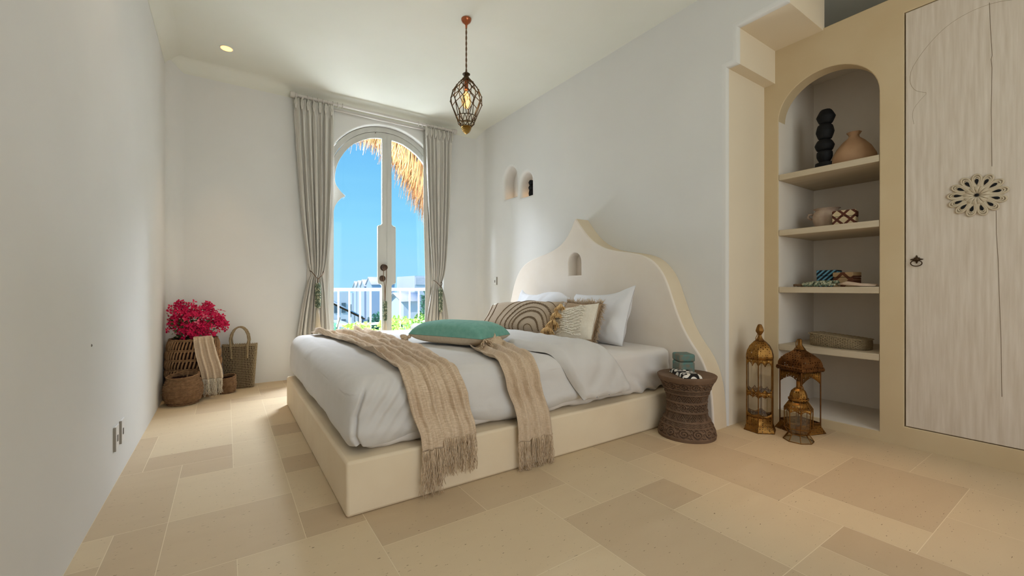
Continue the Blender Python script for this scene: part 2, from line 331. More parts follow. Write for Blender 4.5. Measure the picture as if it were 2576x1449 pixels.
# floor: limestone slabs laid in a pattern of mixed rectangles on a grout bed
def make_floor():
    gx = [-.47, -.376, -.205, .033, .265, .5, .735, .97, 1.206, 1.44, 1.67, 1.905, 2.148, 2.385, 2.605, 2.85, 3.07, 3.33, 3.56]
    gy = [-1.6, -1.42, -1.185, -.95, -.715, -.48, -.245, -.01, .225, .46, .685, .935, 1.165, 1.39, 1.63, 1.855, 2.088, 2.313, 2.568, 2.81, 3.018, 3.25, 3.518, 3.69, 3.93, 4.16, 4.39, 4.56, 4.84, 5.0, 5.2]
    T = [(-.205,.265,2.313,2.81,.62), (-.205,.033,2.81,3.018,.10), (-.376,.033,3.018,3.25,.0), (.033,.265,2.81,3.25,.62), (.265,.5,2.568,2.81,.08),
         (.265,.5,2.088,2.568,.6), (.265,.5,1.855,2.088,.05), (-.205,.265,1.855,2.313,.3), (-.47,-.205,2.313,3.018,.2), (-.47,-.376,3.018,3.69,.15),
         (.033,.5,1.39,1.855,.68), (-.47,.033,1.39,1.855,.32), (.5,.97,1.63,2.088,.12), (.97,1.44,1.63,2.088,.3), (.5,1.206,1.165,1.63,.66), (.5,1.206,.935,1.165,.7),
         (1.206,1.44,1.39,1.63,.62), (1.206,1.67,.685,1.39,.22), (1.206,1.67,.225,.685,.15), (1.67,1.905,1.165,1.39,.08), (1.44,1.905,1.39,2.088,.6), (1.905,2.148,1.63,2.088,.35),
         (2.148,2.605,.935,1.63,.22), (2.385,3.07,.46,.935,.16), (1.905,2.148,.225,.685,.02), (1.67,2.148,.685,1.165,.6), (1.905,2.148,1.165,1.63,.6), (2.148,2.385,.46,.935,.66),
         (1.67,1.905,.225,.685,.4), (2.605,3.07,.935,1.39,.55), (2.605,2.85,1.39,1.63,.4), (.265,.5,3.25,3.518,.02), (.265,.5,3.518,4.16,.55), (-.205,.033,4.16,4.56,.25), (.033,.265,3.93,4.39,.6),
         (.265,.5,4.56,4.84,.2), (-.376,.033,3.25,3.69,.58), (.033,.265,3.25,3.93,.6), (3.07,3.56,.685,1.165,.45), (3.07,3.33,1.165,1.39,.5), (2.148,2.605,-.01,.46,.5), (2.605,3.07,-.01,.46,.55),
         (3.07,3.56,.225,.685,.5), (-.47,.033,.935,1.39,.5), (.033,.5,.935,1.39,.5)]
    used = set(); idx = lambda L, v: min(range(len(L)), key=lambda i: abs(L[i]-v))
    rects = []
    for x0, x1, y0, y1, t in T:
        a, b, c, d = idx(gx, x0), idx(gx, x1), idx(gy, y0), idx(gy, y1)
        cells = [(i, j) for i in range(a, b) for j in range(c, d)]
        if any(q in used for q in cells): cells = None
        if cells: used |= set(cells); rects.append((gx[a], gx[b], gy[c], gy[d], t))
    rn = random.Random(3)
    for j in range(len(gy)-1):
        for i in range(len(gx)-1):
            if (i, j) in used: continue
            w, h = rn.choice([(2, 2), (2, 1), (1, 1), (2, 3), (1, 2), (3, 2)])
            while w > 1 and any((i+k, j) in used or i+k >= len(gx)-1 for k in range(w)): w -= 1
            while h > 1 and (j+h > len(gy)-1 or any((i+k, j+l) in used for k in range(w) for l in range(h))): h -= 1
            for k in range(w):
                for l in range(h): used.add((i+k, j+l))
            rects.append((gx[i], gx[i+w], gy[j], gy[j+h], rn.choice([.15, .3, .5, .6, .6, .66])))
    b = MB(); b.box(XL-.1, 3.56, YR-.1, YB+.1, -.12, -.0003); g = .0012
    tones = [.5]*6
    for x0, x1, y0, y1, t in rects:
        b.cur = 1; b.add([(x0+g, y0+g, 0), (x1-g, y0+g, 0), (x1-g, y1-g, 0), (x0+g, y1-g, 0)], [(0, 1, 2, 3)]); tones.append(t)
    o = b.build('floor', [M['grout'], M['stone']], weld=False, smooth=None)
    at = o.data.attributes.new('tone', 'FLOAT', 'FACE'); at.data.foreach_set('value', tones)
    o['kind'] = 'structure'
make_floor()
def struct(b, name, m, **k):
    o = b.build(name, m, **k); o['kind'] = 'structure'; return o
def arc(cx, cz, r, a0, a1, n, rz=None):
    return [(cx+r*math.cos(R(lerp(a0, a1, i/n))), cz+(rz or r)*math.sin(R(lerp(a0, a1, i/n)))) for i in range(n+1)]
# left wall with a soft rounded turn into the far wall
b = MB(); cr_ = .13
b.box(XL-.2, XL, YR, YB-cr_+.005, 0, ZC)
b.grid(lambda u, v: (XL+cr_-cr_*math.cos(u*PI/2), YB-cr_+cr_*math.sin(u*PI/2), v*ZC), 10, 1)
struct(b, 'wall_left', M['plaster'])
# ceiling with coved edges
b = MB(); b.box(XL-.2, 4.3, YR-.2, YB+.3, ZC, ZC+.2); cv = .12
b.grid(lambda u, v: (XL+cv-cv*math.cos(u*PI/2), lerp(YR, YB, v), ZC-cv+cv*math.sin(u*PI/2)), 10, 1)
b.grid(lambda u, v: (lerp(XL, XR, v), YB-cv+cv*math.cos(u*PI/2), ZC-cv+cv*math.sin(u*PI/2)), 10, 1)
struct(b, 'ceiling', M['ceiling'])
# far wall with the arched door opening
DX = 1.66
opening = [(DX-.735, -.05), (DX-.735, 2.26)]+arc(DX, 2.262, .738, 180, 0, 40)[1:-1]+[(DX+.735, 2.26), (DX+.735, -.05)]
b = MB(); b.prism([(XL-.2, -.1), (XL-.2, ZC+.1), (XR+.3, ZC+.1), (XR+.3, -.1)], lambda a, c, d: (a, d, c), YB, YB+.3, [(opening, None)], bev=.02)
b.grid(lambda u, v: (XR-.1+.1*math.cos(u*PI/2), YB-.1+.1*math.sin(u*PI/2), v*ZC), 10, 1)
struct(b, 'wall_far', M['plaster'], weld=False, smooth=50)
# rear wall behind the camera, with an opening invented to let the fill lamp in
b = MB(); b.prism([(XL-.2, -.1), (XL-.2, ZC+.1), (4.4, ZC+.1), (4.4, -.1)], lambda a, c, d: (a, d, c), YR, YR-.1, [([(0, .5), (2.6, .5), (2.6, 2.9), (0, 2.9)], None)])
struct(b, 'wall_rear', M['plaster'])
# headboard wall: thick, with the stepped opening and two arched niches
def arch(c, w, z0, z1, n=14, k=1.0):
    r = w/2; return [(c-r, z0), (c-r, z1-r*k)]+arc(c, z1-r*k, r, 180, 0, n, r*k)[1:-1]+[(c+r, z1-r*k), (c+r, z0)]
ol = [(YB+.1, -.1), (YB+.1, ZC+.1), (YR, ZC+.1), (YR, 3.12), (1.25, 3.12), (1.25, 2.845), (1.57, 2.845), (1.57, 2.59), (1.65, 2.59), (1.65, -.1)]
b = MB(); b.prism(ol, lambda a, c, d: (d, a, c), XR, XW+.02, [(arch(4.45, .29, 2.145, 2.535, k=1.2), .16), (arch(4.105, .235, 2.105, 2.395, k=1.2), .16)], bev=.035, side=1)
struct(b, 'wall_right', [M['plaster'], M['cream_plaster']], weld=False, smooth=50)
# built-in plaster front with the arched shelf niche and the recess for the wooden door
nich = arch(1.242, .61, .062, 2.57, 24, .92)
b = MB(); b.prism([(1.66, -.05), (1.66, 2.862), (YR, 2.862), (YR, -.05)], lambda a, c, d: (d, a, c), XW, XW+.11, [(nich, None), ([(.815, .126), (.815, 2.736), (-.04, 2.736), (-.04, .126)], .035)], bev=.006)
o = struct(b, 'wall_alcove', [M['sand'], M['niche']], weld=False, smooth=50)
for p in o.data.polygons:
    c = p.center
    if abs(p.normal.x) < .5 and .9 < c.y < 1.6 and c.z < 2.28 and c.x > XW+.02: p.material_index = 1
b = MB(); x0, x1, y0, y1, z0, z1 = XW+.11, XW+.64, .937, 1.547, .062, 2.74
b.add([(x0,y0,z0),(x1,y0,z0),(x1,y1,z0),(x0,y1,z0),(x0,y0,z1),(x1,y0,z1),(x1,y1,z1),(x0,y1,z1)], [(0,3,2,1),(4,5,6,7),(0,1,5,4),(1,2,6,5),(2,3,7,6)])
b.box(XW+.1, XW+.74, YR, .80, 2.80, 2.862); b.box(XW+.1, XW+.74, .80, 1.66, 2.80, 2.862)
struct(b, 'wall_niche', M['niche'], smooth=None)
b = MB(); b.box(4.28, 4.4, YR, 1.7, -.1, ZC); b.box(XW, 4.4, 1.655, 1.75, -.1, ZC)
struct(b, 'wall_back_of_alcove', M['niche'])
# ---------------------------------------------------------------- arched double door
gl = [(1.605, .16), (1.605, 1.03), (1.585, 1.05), (1.56, 1.055), (1.552, 1.07), (1.552, 1.76), (1.56, 1.772), (1.585, 1.778), (1.605, 1.80), (1.605, 2.86)]
gl += [(1.53, 2.852), (1.456, 2.835), (1.36, 2.79), (1.27, 2.732), (1.20, 2.665), (1.155, 2.605), (1.11, 2.53), (1.08, 2.46), (1.06, 2.39), (1.05, 2.32), (1.049, 2.256), (1.06, 2.21), (1.08, 2.18), (1.11, 2.14), (1.163, 2.086), (1.12, 2.06), (1.078, 2.01), (1.05, 1.96), (1.036, 1.90), (1.036, .16)]
lo = [(1.667, .03), (1.667, 2.93)]+arc(DX, 2.262, .673, 90, 180, 26)[1:]+[(DX-.673, .03)]
mir = lambda L: [(2*DX+.004-a, c) for a, c in L]
dm = lambda a, c, d: (a, d, c)
dr = empty('door_1', (0, 0, 0)); dr['kind'] = 'structure'
fr = [(DX-.734, .0), (DX-.734, 2.262)]+arc(DX, 2.262, .734, 180, 0, 40)[1:-1]+[(DX+.734, 2.262), (DX+.734, .0)]
fi = [(DX-.676, .02), (DX-.676, 2.262)]+arc(DX, 2.262, .676, 180, 0, 40)[1:-1]+[(DX+.676, 2.262), (DX+.676, .02)]
b = MB(); b.prism(fr, dm, YB+.06, YB+.14, [(fi, None)], bev=.004, seg=3); b.build('frame', M['paint'], dr, weld=False, smooth=50)
for nm, L, G in (('l', lo, gl), ('r', mir(lo), mir(gl))):
    b = MB(); b.prism(L, dm, YB+.07, YB+.11, [(G, None)], bev=.004, seg=3); lf = b.build('door_leaf', M['paint'], dr, weld=False, smooth=50)
    b = MB(); b.prism(G, dm, YB+.088, YB+.092); b.build('pane', M['glass'], lf)
    b = MB(); gg = G; b.tube([(a, YB+.071, c) for a, c in G], .0035, 5, True); b.build('glazing_bead', M['paint'], lf)
b = MB(); b.M = Matrix.Translation((1.62, YB+.07, 1.254)) @ Matrix.Rotation(PI/2, 4, 'X')
b.lathe([(.042, 0), (.042, .006), (.014, .010), (.012, .03), (.030, .036), (.037, .048), (.034, .06), (.018, .068), (0, .07)], 24)
b.build('door_knob', M['knob'], dr)
b = MB(); b.M = Matrix.Translation((1.606, YB+.07, 1.118)) @ Matrix.Rotation(PI/2, 4, 'X')
b.lathe([(.038, 0), (.038, .006), (.03, .010), (.008, .011), (0, .02)], 24)
b.build('lock_rosette', M['knob'], dr)
b = MB(); b.M = Matrix.Translation((1.517, YB+.06, 2.905)) @ Matrix.Rotation(PI/2, 4, 'X'); b.lathe([(.006, 0), (.005, .005), (0, .006)], 8); b.build('bolt', M['knob'], dr)

# ---------------------------------------------------------------- switches and sockets
def plate(name, label, cat, x, y, z, s, group=None, grey=True, w=.085, h=.12):
    t = empty(name, (x, y, z)); tag(t, label, cat, group)
    b = MB(); b.box(0, s*.008, -w/2, w/2, -h/2, h/2); b.build('plate', M['plastic'], t, bevel=.003)
    if grey:
        b = MB(); b.box(0, s*.010, -w/2-.012, -w/2, -h/2, h/2); b.build('side_strip', M['grey_trim'], t)
    b = MB(); b.box(s*.008, s*.0105, -.006, .010, -.022, .010); b.build('socket_slot', M['slot'], t)
    return t
plate('power_socket', 'white power socket low on the left wall, the one nearer the camera', 'socket', XL, 2.93, .235, 1)
plate('power_socket', 'white power socket low on the left wall, the one nearer the baskets', 'socket', XL, 3.07, .232, 1)
plate('light_switch', 'small white switch plate on the wall beside the headboard and far corner', 'switch', XR, 4.80, 1.095, -1, w=.07, h=.105)
b = MB(); b.M = Matrix.Translation((XL, 2.465, .758)); b.ball((0, 0, 0), .006, 8, 6, (.6, 1, 1)); tag(b.build('wall_plug', M['slot']), 'tiny dark screw plug alone in the left wall above the sockets', 'wall plug')

# ---------------------------------------------------------------- ceiling spotlights (one in view, one lights the right hand floor)
def downlight(x, y, lab, e, tilt=(0, 0), size=R(70)):
    t = empty('ceiling_spotlight', (x, y, ZC)); tag(t, lab, 'spotlight')
    b = MB(); b.M = Matrix.Translation((0, 0, -.004)); b.lathe([(.040, 0), (.052, -.001), (.055, .003)], 32); 
    b.build('trim_ring', M['plastic'], t)
    b = MB(); b.M = Matrix.Translation((0, 0, -.0065)); b.lathe([(0, 0), (.045, 0)], 32)
    b.build('lamp_lens', mat('warm_lamp_glow', c8(255, 220, 140), .5, emis=(1, .74, .34, 1), estr=1.15), t)
    light('spotlight_beam', 'SPOT', (x, y, ZC-.03), (R(tilt[0]), R(tilt[1]), 0), e, (1, .66, .36), spot_size=size, spot_blend=1.0, shadow_soft_size=.04)
downlight(.003, 4.67, 'round recessed ceiling spotlight glowing yellow above the baskets', 52, size=R(50))
light('spotlight_beam_wardrobe', 'SPOT', (2.58, .95, ZC-.03), (0, 0, 0), 80, (1, .60, .34), spot_size=R(36), spot_blend=1.0, shadow_soft_size=.04)
light('fill_spot_left', 'SPOT', (.0, 2.5, ZC-.03), (0, 0, 0), 10, (1, .80, .60), spot_size=R(120), spot_blend=1.0, shadow_soft_size=.05)  # added unseen lamp, brightens the floor and plinth on the left
light('spotlight_beam_front', 'SPOT', (1.2, .6, ZC-.03), (0, 0, 0), 15, (1, .84, .68), spot_size=R(120), spot_blend=1.0, shadow_soft_size=.06)
for ny, nz_ in ((4.45, 2.152), (4.105, 2.112)):
    light('niche_glow', 'POINT', (XR+.09, ny+.04, nz_+.02), (0, 0, 0), .10, (1, .6, .3), shadow_soft_size=.02)

# ---------------------------------------------------------------- pendant lamp
PX, PY = 1.626, 3.066
t = empty('pendant_lamp', (PX, PY, ZC)); tag(t, 'bronze wire cage pendant lamp with lit amber bulb hanging over the bed', 'pendant lamp')
b = MB(); b.M = Matrix.Translation((0, 0, -ZC)); b.lathe([(.041, 3.2), (.041, 3.19), (.034, 3.175), (.016, 3.160), (.009, 3.15), (.007, 3.125), (.0, 3.12)], 28); b.build('ceiling_rose', M['copper_rose'], t)
b = MB(); b.M = Matrix.Translation((0, 0, -ZC))
for ph in (0, PI):
    b.tube([(.0035*math.cos(ph+z*70), .0035*math.sin(ph+z*70), z) for z in [2.74+k*.006 for k in range(66)]], .0042, 6)
b.build('twisted_cord', M['cord'], t)
cage = MB(); cage.M = Matrix.Translation((0, 0, -ZC))
LV = [(2.706, .030, 0), (2.675, .060, 1), (2.640, .086, 0), (2.603, .110, 1), (2.560, .126, 0), (2.510, .130, 1)]
NS = 10
def nd(l, k): z, r, h = LV[l]; a = 2*PI*(k+h*.5)/NS; return (r*math.cos(a), r*math.sin(a), z)
for l in range(len(LV)-1):
    for k in range(NS):
        o_ = LV[l][2]
        cage.tube([nd(l, k), nd(l+1, k)], .0034, 5); cage.tube([nd(l, k), nd(l+1, k-1 if o_ == 0 else k+1)], .0034, 5)
for l in range(len(LV)):
    for k in range(NS): cage.ball(nd(l, k), .0062, 6, 4)
def rp_(z, r, a): return (r*math.cos(a), r*math.sin(a), z)
for k in range(NS):
    a = 2*PI*(k+.5)/NS; da = PI/NS
    cage.tube([rp_(2.510, .130, a), rp_(2.395, .082, a-da*.55)], .0034, 5); cage.tube([rp_(2.510, .130, a), rp_(2.395, .082, a+da*.55)], .0034, 5)
    for sg in (-1, 1):
        cage.tube([rp_(2.395, .082, a), rp_(2.345, .064, a+sg*da)], .003, 5); cage.tube([rp_(2.345, .064, a+da), rp_(2.318, .040, a+da+sg*da*.9)], .003, 5)
for z, r in ((2.395, .083), (2.345, .066), (2.706, .031), (2.318, .04)):
    cage.tube([rp_(z, r, 2*PI*k/30) for k in range(30)], .0034, 5, True)
cage.build('wire_cage', M['pendmetal'], t)
b = MB(); b.M = Matrix.Translation((0, 0, -ZC)); b.lathe([(0, 2.765), (.012, 2.765), (.018, 2.758), (.031, 2.750), (.031, 2.745), (.016, 2.738), (.020, 2.728), (.026, 2.715), (.031, 2.704)], 28); b.build('top_cap', M['pendmetal'], t)
b = MB(); b.M = Matrix.Translation((0, 0, -ZC)); b.lathe([(.042, 2.320), (.044, 2.312), (.036, 2.308), (.040, 2.300), (.034, 2.296), (.036, 2.288), (.028, 2.282), (.028, 2.276), (.016, 2.266), (0, 2.255)], 28); b.build('bottom_finial', M['gold'], t)
b = MB(); b.M = Matrix.Translation((0, 0, -ZC)); b.lathe([(0, 2.70), (.016, 2.70), (.016, 2.62), (.0, 2.615)], 16); b.build('lamp_holder', M['copper_rose'], t)
b = MB(); b.M = Matrix.Translation((0, 0, -ZC)); b.lathe([(.013, 2.62), (.016, 2.60), (.034, 2.565), (.042, 2.53), (.036, 2.495), (.018, 2.472), (0, 2.466)], 20); bu = b.build('bulb', glass('amber_bulb_glass', (1, .86, .62, 1), .06), t)
b = MB(); b.M = Matrix.Translation((0, 0, -ZC))
for k in range(6):
    a = 2*PI*k/6; b.tube([rp_(2.60, .004, a), rp_(2.565, .020, a), rp_(2.50, .012, a)], .0024, 5)
b.build('filament', mat('hot_filament', (1, .6, .2, 1), .5, emis=(1, .56, .16, 1), estr=6), bu)
light('pendant_bulb_light', 'POINT', (PX, PY, 2.54), (0, 0, 0), 1.5, (1, .66, .32), shadow_soft_size=.035)

# ================================================================ bed
# base: one plaster plinth with slightly worn rounded edges
b = MB(); b.box(.43, 2.815, 1.912, 4.08, 0, .243)
o = b.build('bed_base', M['base'], bevel=.014); tag(o, 'sand coloured plaster bed plinth standing on the limestone floor', 'bed base')
# headboard
hb = [(1.647, -.0), (1.652, .12), (1.662, .26), (1.69, .39), (1.745, .51), (1.82, .60), (1.885, .70), (1.94, .82), (1.985, .94), (2.03, 1.06), (2.085, 1.15), (2.16, 1.222), (2.25, 1.268), (2.38, 1.30), (2.55, 1.325), (2.68, 1.36), (2.80, 1.42), (2.89, 1.49), (2.97, 1.575), (3.032, 1.650), (3.052, 1.674), (3.068, 1.672), (3.125, 1.575), (3.21, 1.48), (3.31, 1.42), (3.45, 1.375), (3.65, 1.34), (3.83, 1.30), (3.95, 1.245), (4.05, 1.15), (4.12, 1.03), (4.17, .90), (4.22, .75), (4.28, .55), (4.31, .3), (4.32, 0)]
def smooth_poly(P, it=2):
    for _ in range(it):
        Q = [P[0]]
        for a, c in zip(P, P[1:]): Q += [(a[0]*.75+c[0]*.25, a[1]*.75+c[1]*.25), (a[0]*.25+c[0]*.75, a[1]*.25+c[1]*.75)]
        Q.append(P[-1]); P = Q
    return P
pk = [q for q in hb]
hbS = smooth_poly(hb[:20])+smooth_poly(hb[20:])
b = MB(); b.prism(hbS, lambda a, c, d: (d, a, c), 2.817, 2.983, [(arch(3.067, .178, 1.122, 1.345, 14, 1.15), .11)], bev=.012, side=1)
o = b.build('headboard', [M['sand_head'], mat('headboard_edge_plaster', c8(229, 213, 186), .85, c8(221, 203, 174), 4, 7, .8, .15, 30, .003)], weld=False, smooth=50); tag(o, 'curved ogee plaster headboard with small arched niche behind the bed', 'headboard')
# rounded soft block used for mattress and duvet
def soft_block(x0, x1, y0, y1, z0, z1, r, nx, ny, nz_, disp, skip=()):
    b = MB(); dx, dy, dz = x1-x0, y1-y0, z1-z0
    def F(p):
        q = [min(max(p[0], x0+r), x1-r), min(max(p[1], y0+r), y1-r), min(max(p[2], z0+r), z1-r)]
        n = Vector((p[0]-q[0], p[1]-q[1], p[2]-q[2]))
        n = n.normalized() if n.length > 1e-6 else Vector((0, 0, 1))
        v = Vector(q)+n*r; d = disp(v, n); return tuple(v+n*d)
    fc = {'top': (lambda u, v: (x0+dx*u, y0+dy*v, z1), nx, ny), 'bot': (lambda u, v: (x0+dx*u, y0+dy*v, z0), nx, ny),
          'near': (lambda u, v: (x0+dx*u, y0, z0+dz*v), nx, nz_), 'far': (lambda u, v: (x0+dx*u, y1, z0+dz*v), nx, nz_),
          'foot': (lambda u, v: (x0, y0+dy*u, z0+dz*v), ny, nz_), 'head': (lambda u, v: (x1, y0+dy*u, z0+dz*v), ny, nz_)}
    for k, (f, a, c) in fc.items():
        if k in skip: continue
        b.grid(lambda u, v, f=f: F(f(u, v)), a, c)
    return b
def md(v, n):
    w = sm(.50, .26, v.z)*sm(2.3, 2.05, v.y)
    return .004*fbm(v.x*3, v.y*3, v.z*3)+w*.012*math.sin((v.x*1.0+v.z*1.5)*38+2*fbm(v.x*4, v.z*4))*sm(2.2, 2.5, v.x)+w*.012*fbm(v.x*7, v.z*5, 3)
b = soft_block(.52, 2.806, 1.975, 4.07, .246, .548, .05, 130, 50, 24, md)
o = b.build('mattress', M['sheet2'], smooth=180); tag(o, 'mattress in a white fitted sheet, bare beside the headboard', 'mattress')
# duvet
def dd(v, n):
    d = .012*fbm(v.x*1.6, v.y*1.4, v.z*2)+.004*fbm(v.x*5, v.y*5, v.z*5+3)
    # long soft wrinkles on the top, from the foot corner towards the head
    if n.z > .3:
        a = v.x*.8+v.y*.45; d += .0035*max(0, math.sin(a*21+3*fbm(v.x*1.5, v.y*1.5)))**2*sm(.0, .5, fbm(v.x*2, v.y*2, 5)+.3)
    k = sm(.30, .80, -n.y)
    if k > 0:
        # mitred fold of the foot corner: everything on the side left of the crease stands proud
        xc = .478+.30*max(0, v.z-.42)+.9*max(0, .33-v.z)**1.2
        d += k*(.012*(1-sm(xc-.004, xc+.004, v.x))*sm(.25, .29, v.z)*(1-sm(.50, .56, v.z))-.018*math.exp(-((v.x-xc-.006)/.006)**2)*(1-sm(.50, .55, v.z)))
        w = math.exp(-((v.x-.62)/.13)**2)*sm(.25, .45, v.z)
        d += k*(w*.006*math.sin((v.z*1.1-v.x*1.6)*60)+.010*fbm(v.x*3, v.z*6, 9)+.012*math.sin(v.x*5.2)*sm(.45, .28, v.z))
    return d
b = soft_block(.444, 2.06, 1.942, 4.13, .245, .592, .11, 300, 150, 70, dd, skip=('bot', 'head'))
for i, (x, y, z) in enumerate(b.v):   # hem of the cover rides up and down above the ledge
    if z < .37:
        k = (.37-z)/.125; h = .010*math.sin(x*7+1)*k+.014*k*fbm(x*3, y*3, 1)+.016*sm(.65, .95, x)*k
        b.v[i] = (x, y, max(z+max(h, -.002), .2455))
o = b.build('duvet', M['sheet'], smooth=180); tag(o, 'white duvet covering the lower part of the bed', 'duvet')

# strips of cloth following the bed: over the top and down the near side
ZT, YN, RB = .594, 1.944, .11
def bed_path(s, off, hang=1.0):
    """s<0 on the top (distance from the edge bend), s>0 down the near side"""
    L = RB*PI/2
    if s < 0: return (YN+RB-s, ZT+off, (0, 1))
    if s < L:
        a = s/RB; return (YN+RB-(RB+off)*math.sin(a), ZT-RB+(RB+off)*math.cos(a), (-math.sin(a), math.cos(a)))
    z = ZT-RB-(s-L); y = YN-off
    k = sm(.40, .27, z); y = lerp(y, min(y, 1.897-off*.6), k)
    return (y, z, (-1, 0))
def cloth_strip(name, m, xl, xr, s0, s1, off, th, fold, nu=60, nv=150, parent=None, uvs=1):
    b = MB()
    def F(u, v):
        s = lerp(s0, s1, v); x = lerp(xl(s), xr(s), u); h = fold(u, s, x); y, z, n = bed_path(s, off+max(0, h)); return (x+.004*fbm(s*6, u*3), y, max(z, .002))
    b.grid(F, nu, nv)
    o = b.build(name, m, parent, smooth=180)
    q = o.modifiers.new('solid', 'SOLIDIFY'); q.thickness = th; q.offset = 1; return o, F
def fringe(F, v1, u0, u1, n, L, parent, m, seed, dy=-.002, r=.0016, nz_=.5):
    rn = random.Random(seed); b = MB()
    for k in range(n):
        u = lerp(u0, u1, (k+rn.random()*.5)/n); p = Vector(F(u, v1)); l = L*(.72+.35*rn.random()); ang = rn.uniform(-.09, .09)
        for j in range(2):
            ph = rn.random()*6; rq = rn.uniform(8, 20); pts = []; a2 = ang+rn.uniform(-.05, .05)
            for i in range(8):
                f = i/7; pts.append((p.x+a2*l*f+.0065*math.sin(f*rq+ph)*f**.7, p.y+dy-.003*j-.005*rn.random()-.004*math.sin(f*9+ph), max(.004, p.z-l*f)))
            b.tube(pts, [r*(1-.3*i/7) for i in range(8)], 4)
    return b.build('fringe', m, parent, smooth=180)
# --- throw 1, running right across the bed
xl1 = lambda s: pl([(-2.0, .60), (-1.4, .70), (-.9, .72), (-.4, .71), (-.02, .685), (.1, .69), (.2, .715), (.35, .755), (.5, .775), (.7, .79)], s)
xr1 = lambda s: pl([(-2.0, 1.08), (-1.4, 1.07), (-.9, 1.06), (-.35, 1.03), (-.05, .99), (.1, 1.0), (.2, 1.035), (.35, 1.058), (.6, 1.066)], s)
def fold1(u, s, x):
    w = .5+.5*math.cos(u*2*PI*5.5+2.4*fbm(s*1.6, u*2, 2)+s*1.2)
    amp = lerp(.044, .022, sm(-.5, .15, s))*(.55+.9*abs(fbm(u*3, s*1.5, 6))); f = w**2.6*amp+.010*abs(fbm(u*9, s*5, 4))
    f += .003+.012*math.exp(-((u-.02)/.03)**2)+.006*sm(-.2, .1, s)*math.exp(-((u-.30)/.05)**2)-.010*math.exp(-((u-.36)/.018)**2)*sm(-.05, .2, s)
    return f
th1, F1 = cloth_strip('throw_blanket', M['linen'], xl1, xr1, -1.96, .43, .004, .003, fold1, 110, 260)
tag(th1, 'long tan gauze throw laid right across the bed near its foot, fringed end hanging', 'throw')
fringe(F1, 1.0, .0, .36, 40, .215, th1, M['fringe'], 3)
fringe(F1, .985, .37, 1.0, 60, .18, th1, M['fringe'], 4)
# --- throw 2, from under the teal cushion
xl2 = lambda s: pl([(-.42, 1.33), (-.2, 1.27), (-.02, 1.235), (.1, 1.235), (.2, 1.26), (.3, 1.30), (.42, 1.313), (.7, 1.315)], s)
xr2 = lambda s: pl([(-.42, 1.60), (-.2, 1.56), (-.02, 1.49), (.1, 1.48), (.2, 1.50), (.3, 1.53), (.5, 1.56), (.7, 1.56)], s)
def fold2(u, s, x):
    w = .5+.5*math.cos(u*2*PI*3.2+.6+1.2*fbm(s*2, 1, 7)+s*.8)
    return .004+w**2.2*.030+.009*abs(fbm(u*8, s*6, 8))+.010*sm(.35, .5, s)*w
th2, F2 = cloth_strip('throw_blanket', M['linen'], xl2, xr2, -.40, .50, .004, .003, fold2, 80, 140)
tag(th2, 'tan gauze throw bunched beside the teal cushion and hanging down the side in folds', 'throw')
fringe(F2, 1.0, .0, .30, 24, .225, th2, M['fringe'], 5); fringe(F2, .99, .42, 1.0, 46, .205, th2, M['fringe'], 6)
b = MB()   # crumpled end by the cushion
def CR(u, v):
    a = u*2*PI; rr = v; x = 1.50+.115*rr*math.cos(a); y = 2.47+.10*rr*math.sin(a)
    h = (1-rr**2)*.075*(1+.5*fbm(x*12, y*12, 3))+.020*(1-rr)*math.sin(a*5+rr*6)+.018*fbm(x*22, y*22, 6)*(1-rr*.5)
    return (x+.018*fbm(a, rr*3, 2), y, ZT+.012+max(0, h))
b.grid(CR, 90, 30); b.build('gathered_end', M['fringe'], th2, smooth=180)

# --- folded back top of the duvet
xf3 = lambda s: pl([(-1.96, 1.50), (-1.3, 1.62), (-.7, 1.70), (-.35, 1.63), (-.1, 1.61), (.1, 1.66), (.2, 1.72), (.3, 1.79), (.38, 1.84)], s)
xb3 = lambda s: pl([(-1.96, 1.92), (-1.5, 2.03), (-.7, 2.06), (-.05, 2.06), (.1, 2.11), (.2, 2.20), (.3, 2.265), (.38, 2.27)], s)
b = MB(); NV, NU = 190, 44; T3 = .05
def F3(u, v):
    s = lerp(-1.96, .345, v); a, c = xf3(s), xb3(s)
    # closed profile: u 0..0.5 outer face front->back, 0.5..1 inner face back->front
    if u < .5: k = u*2; th = T3*min(1, (math.sin(PI*min(1, max(0, k)))*3.2))**.6
    else: k = 2-u*2; th = .0
    x = lerp(a, c, k); e = 1-sm(.30, .345, s)
    h = th*(1+.22*fbm(x*3, s*2.2, 1))*(.2+.8*e**.4) if u < .5 else 0
    if u < .5:
        h += .006*math.sin((x*1.5+s)*26+3*fbm(x*2, s*2))*sm(0, .25, k)*sm(1, .75, k)*sm(-.9, .1, s)+.004*fbm(x*9, s*9)
        h += .008*max(0, math.sin(k*PI*3+s*5+fbm(s*3, k)))**3*sm(.15, .3, s)
    y, z, n = bed_path(s, .003+max(0, h)); return (x, max(y, 1.885), z+.010*fbm(x*6, 1)*sm(.25, .345, s))
b.grid(F3, NU*2, NV)
b.add([F3(0.5*k/20, 1.0) for k in range(21)], [tuple(range(21))])
o = b.build('duvet_fold', M['sheet'], smooth=60); tag(o, 'thick folded back band of the white duvet below the pillows', 'duvet fold')

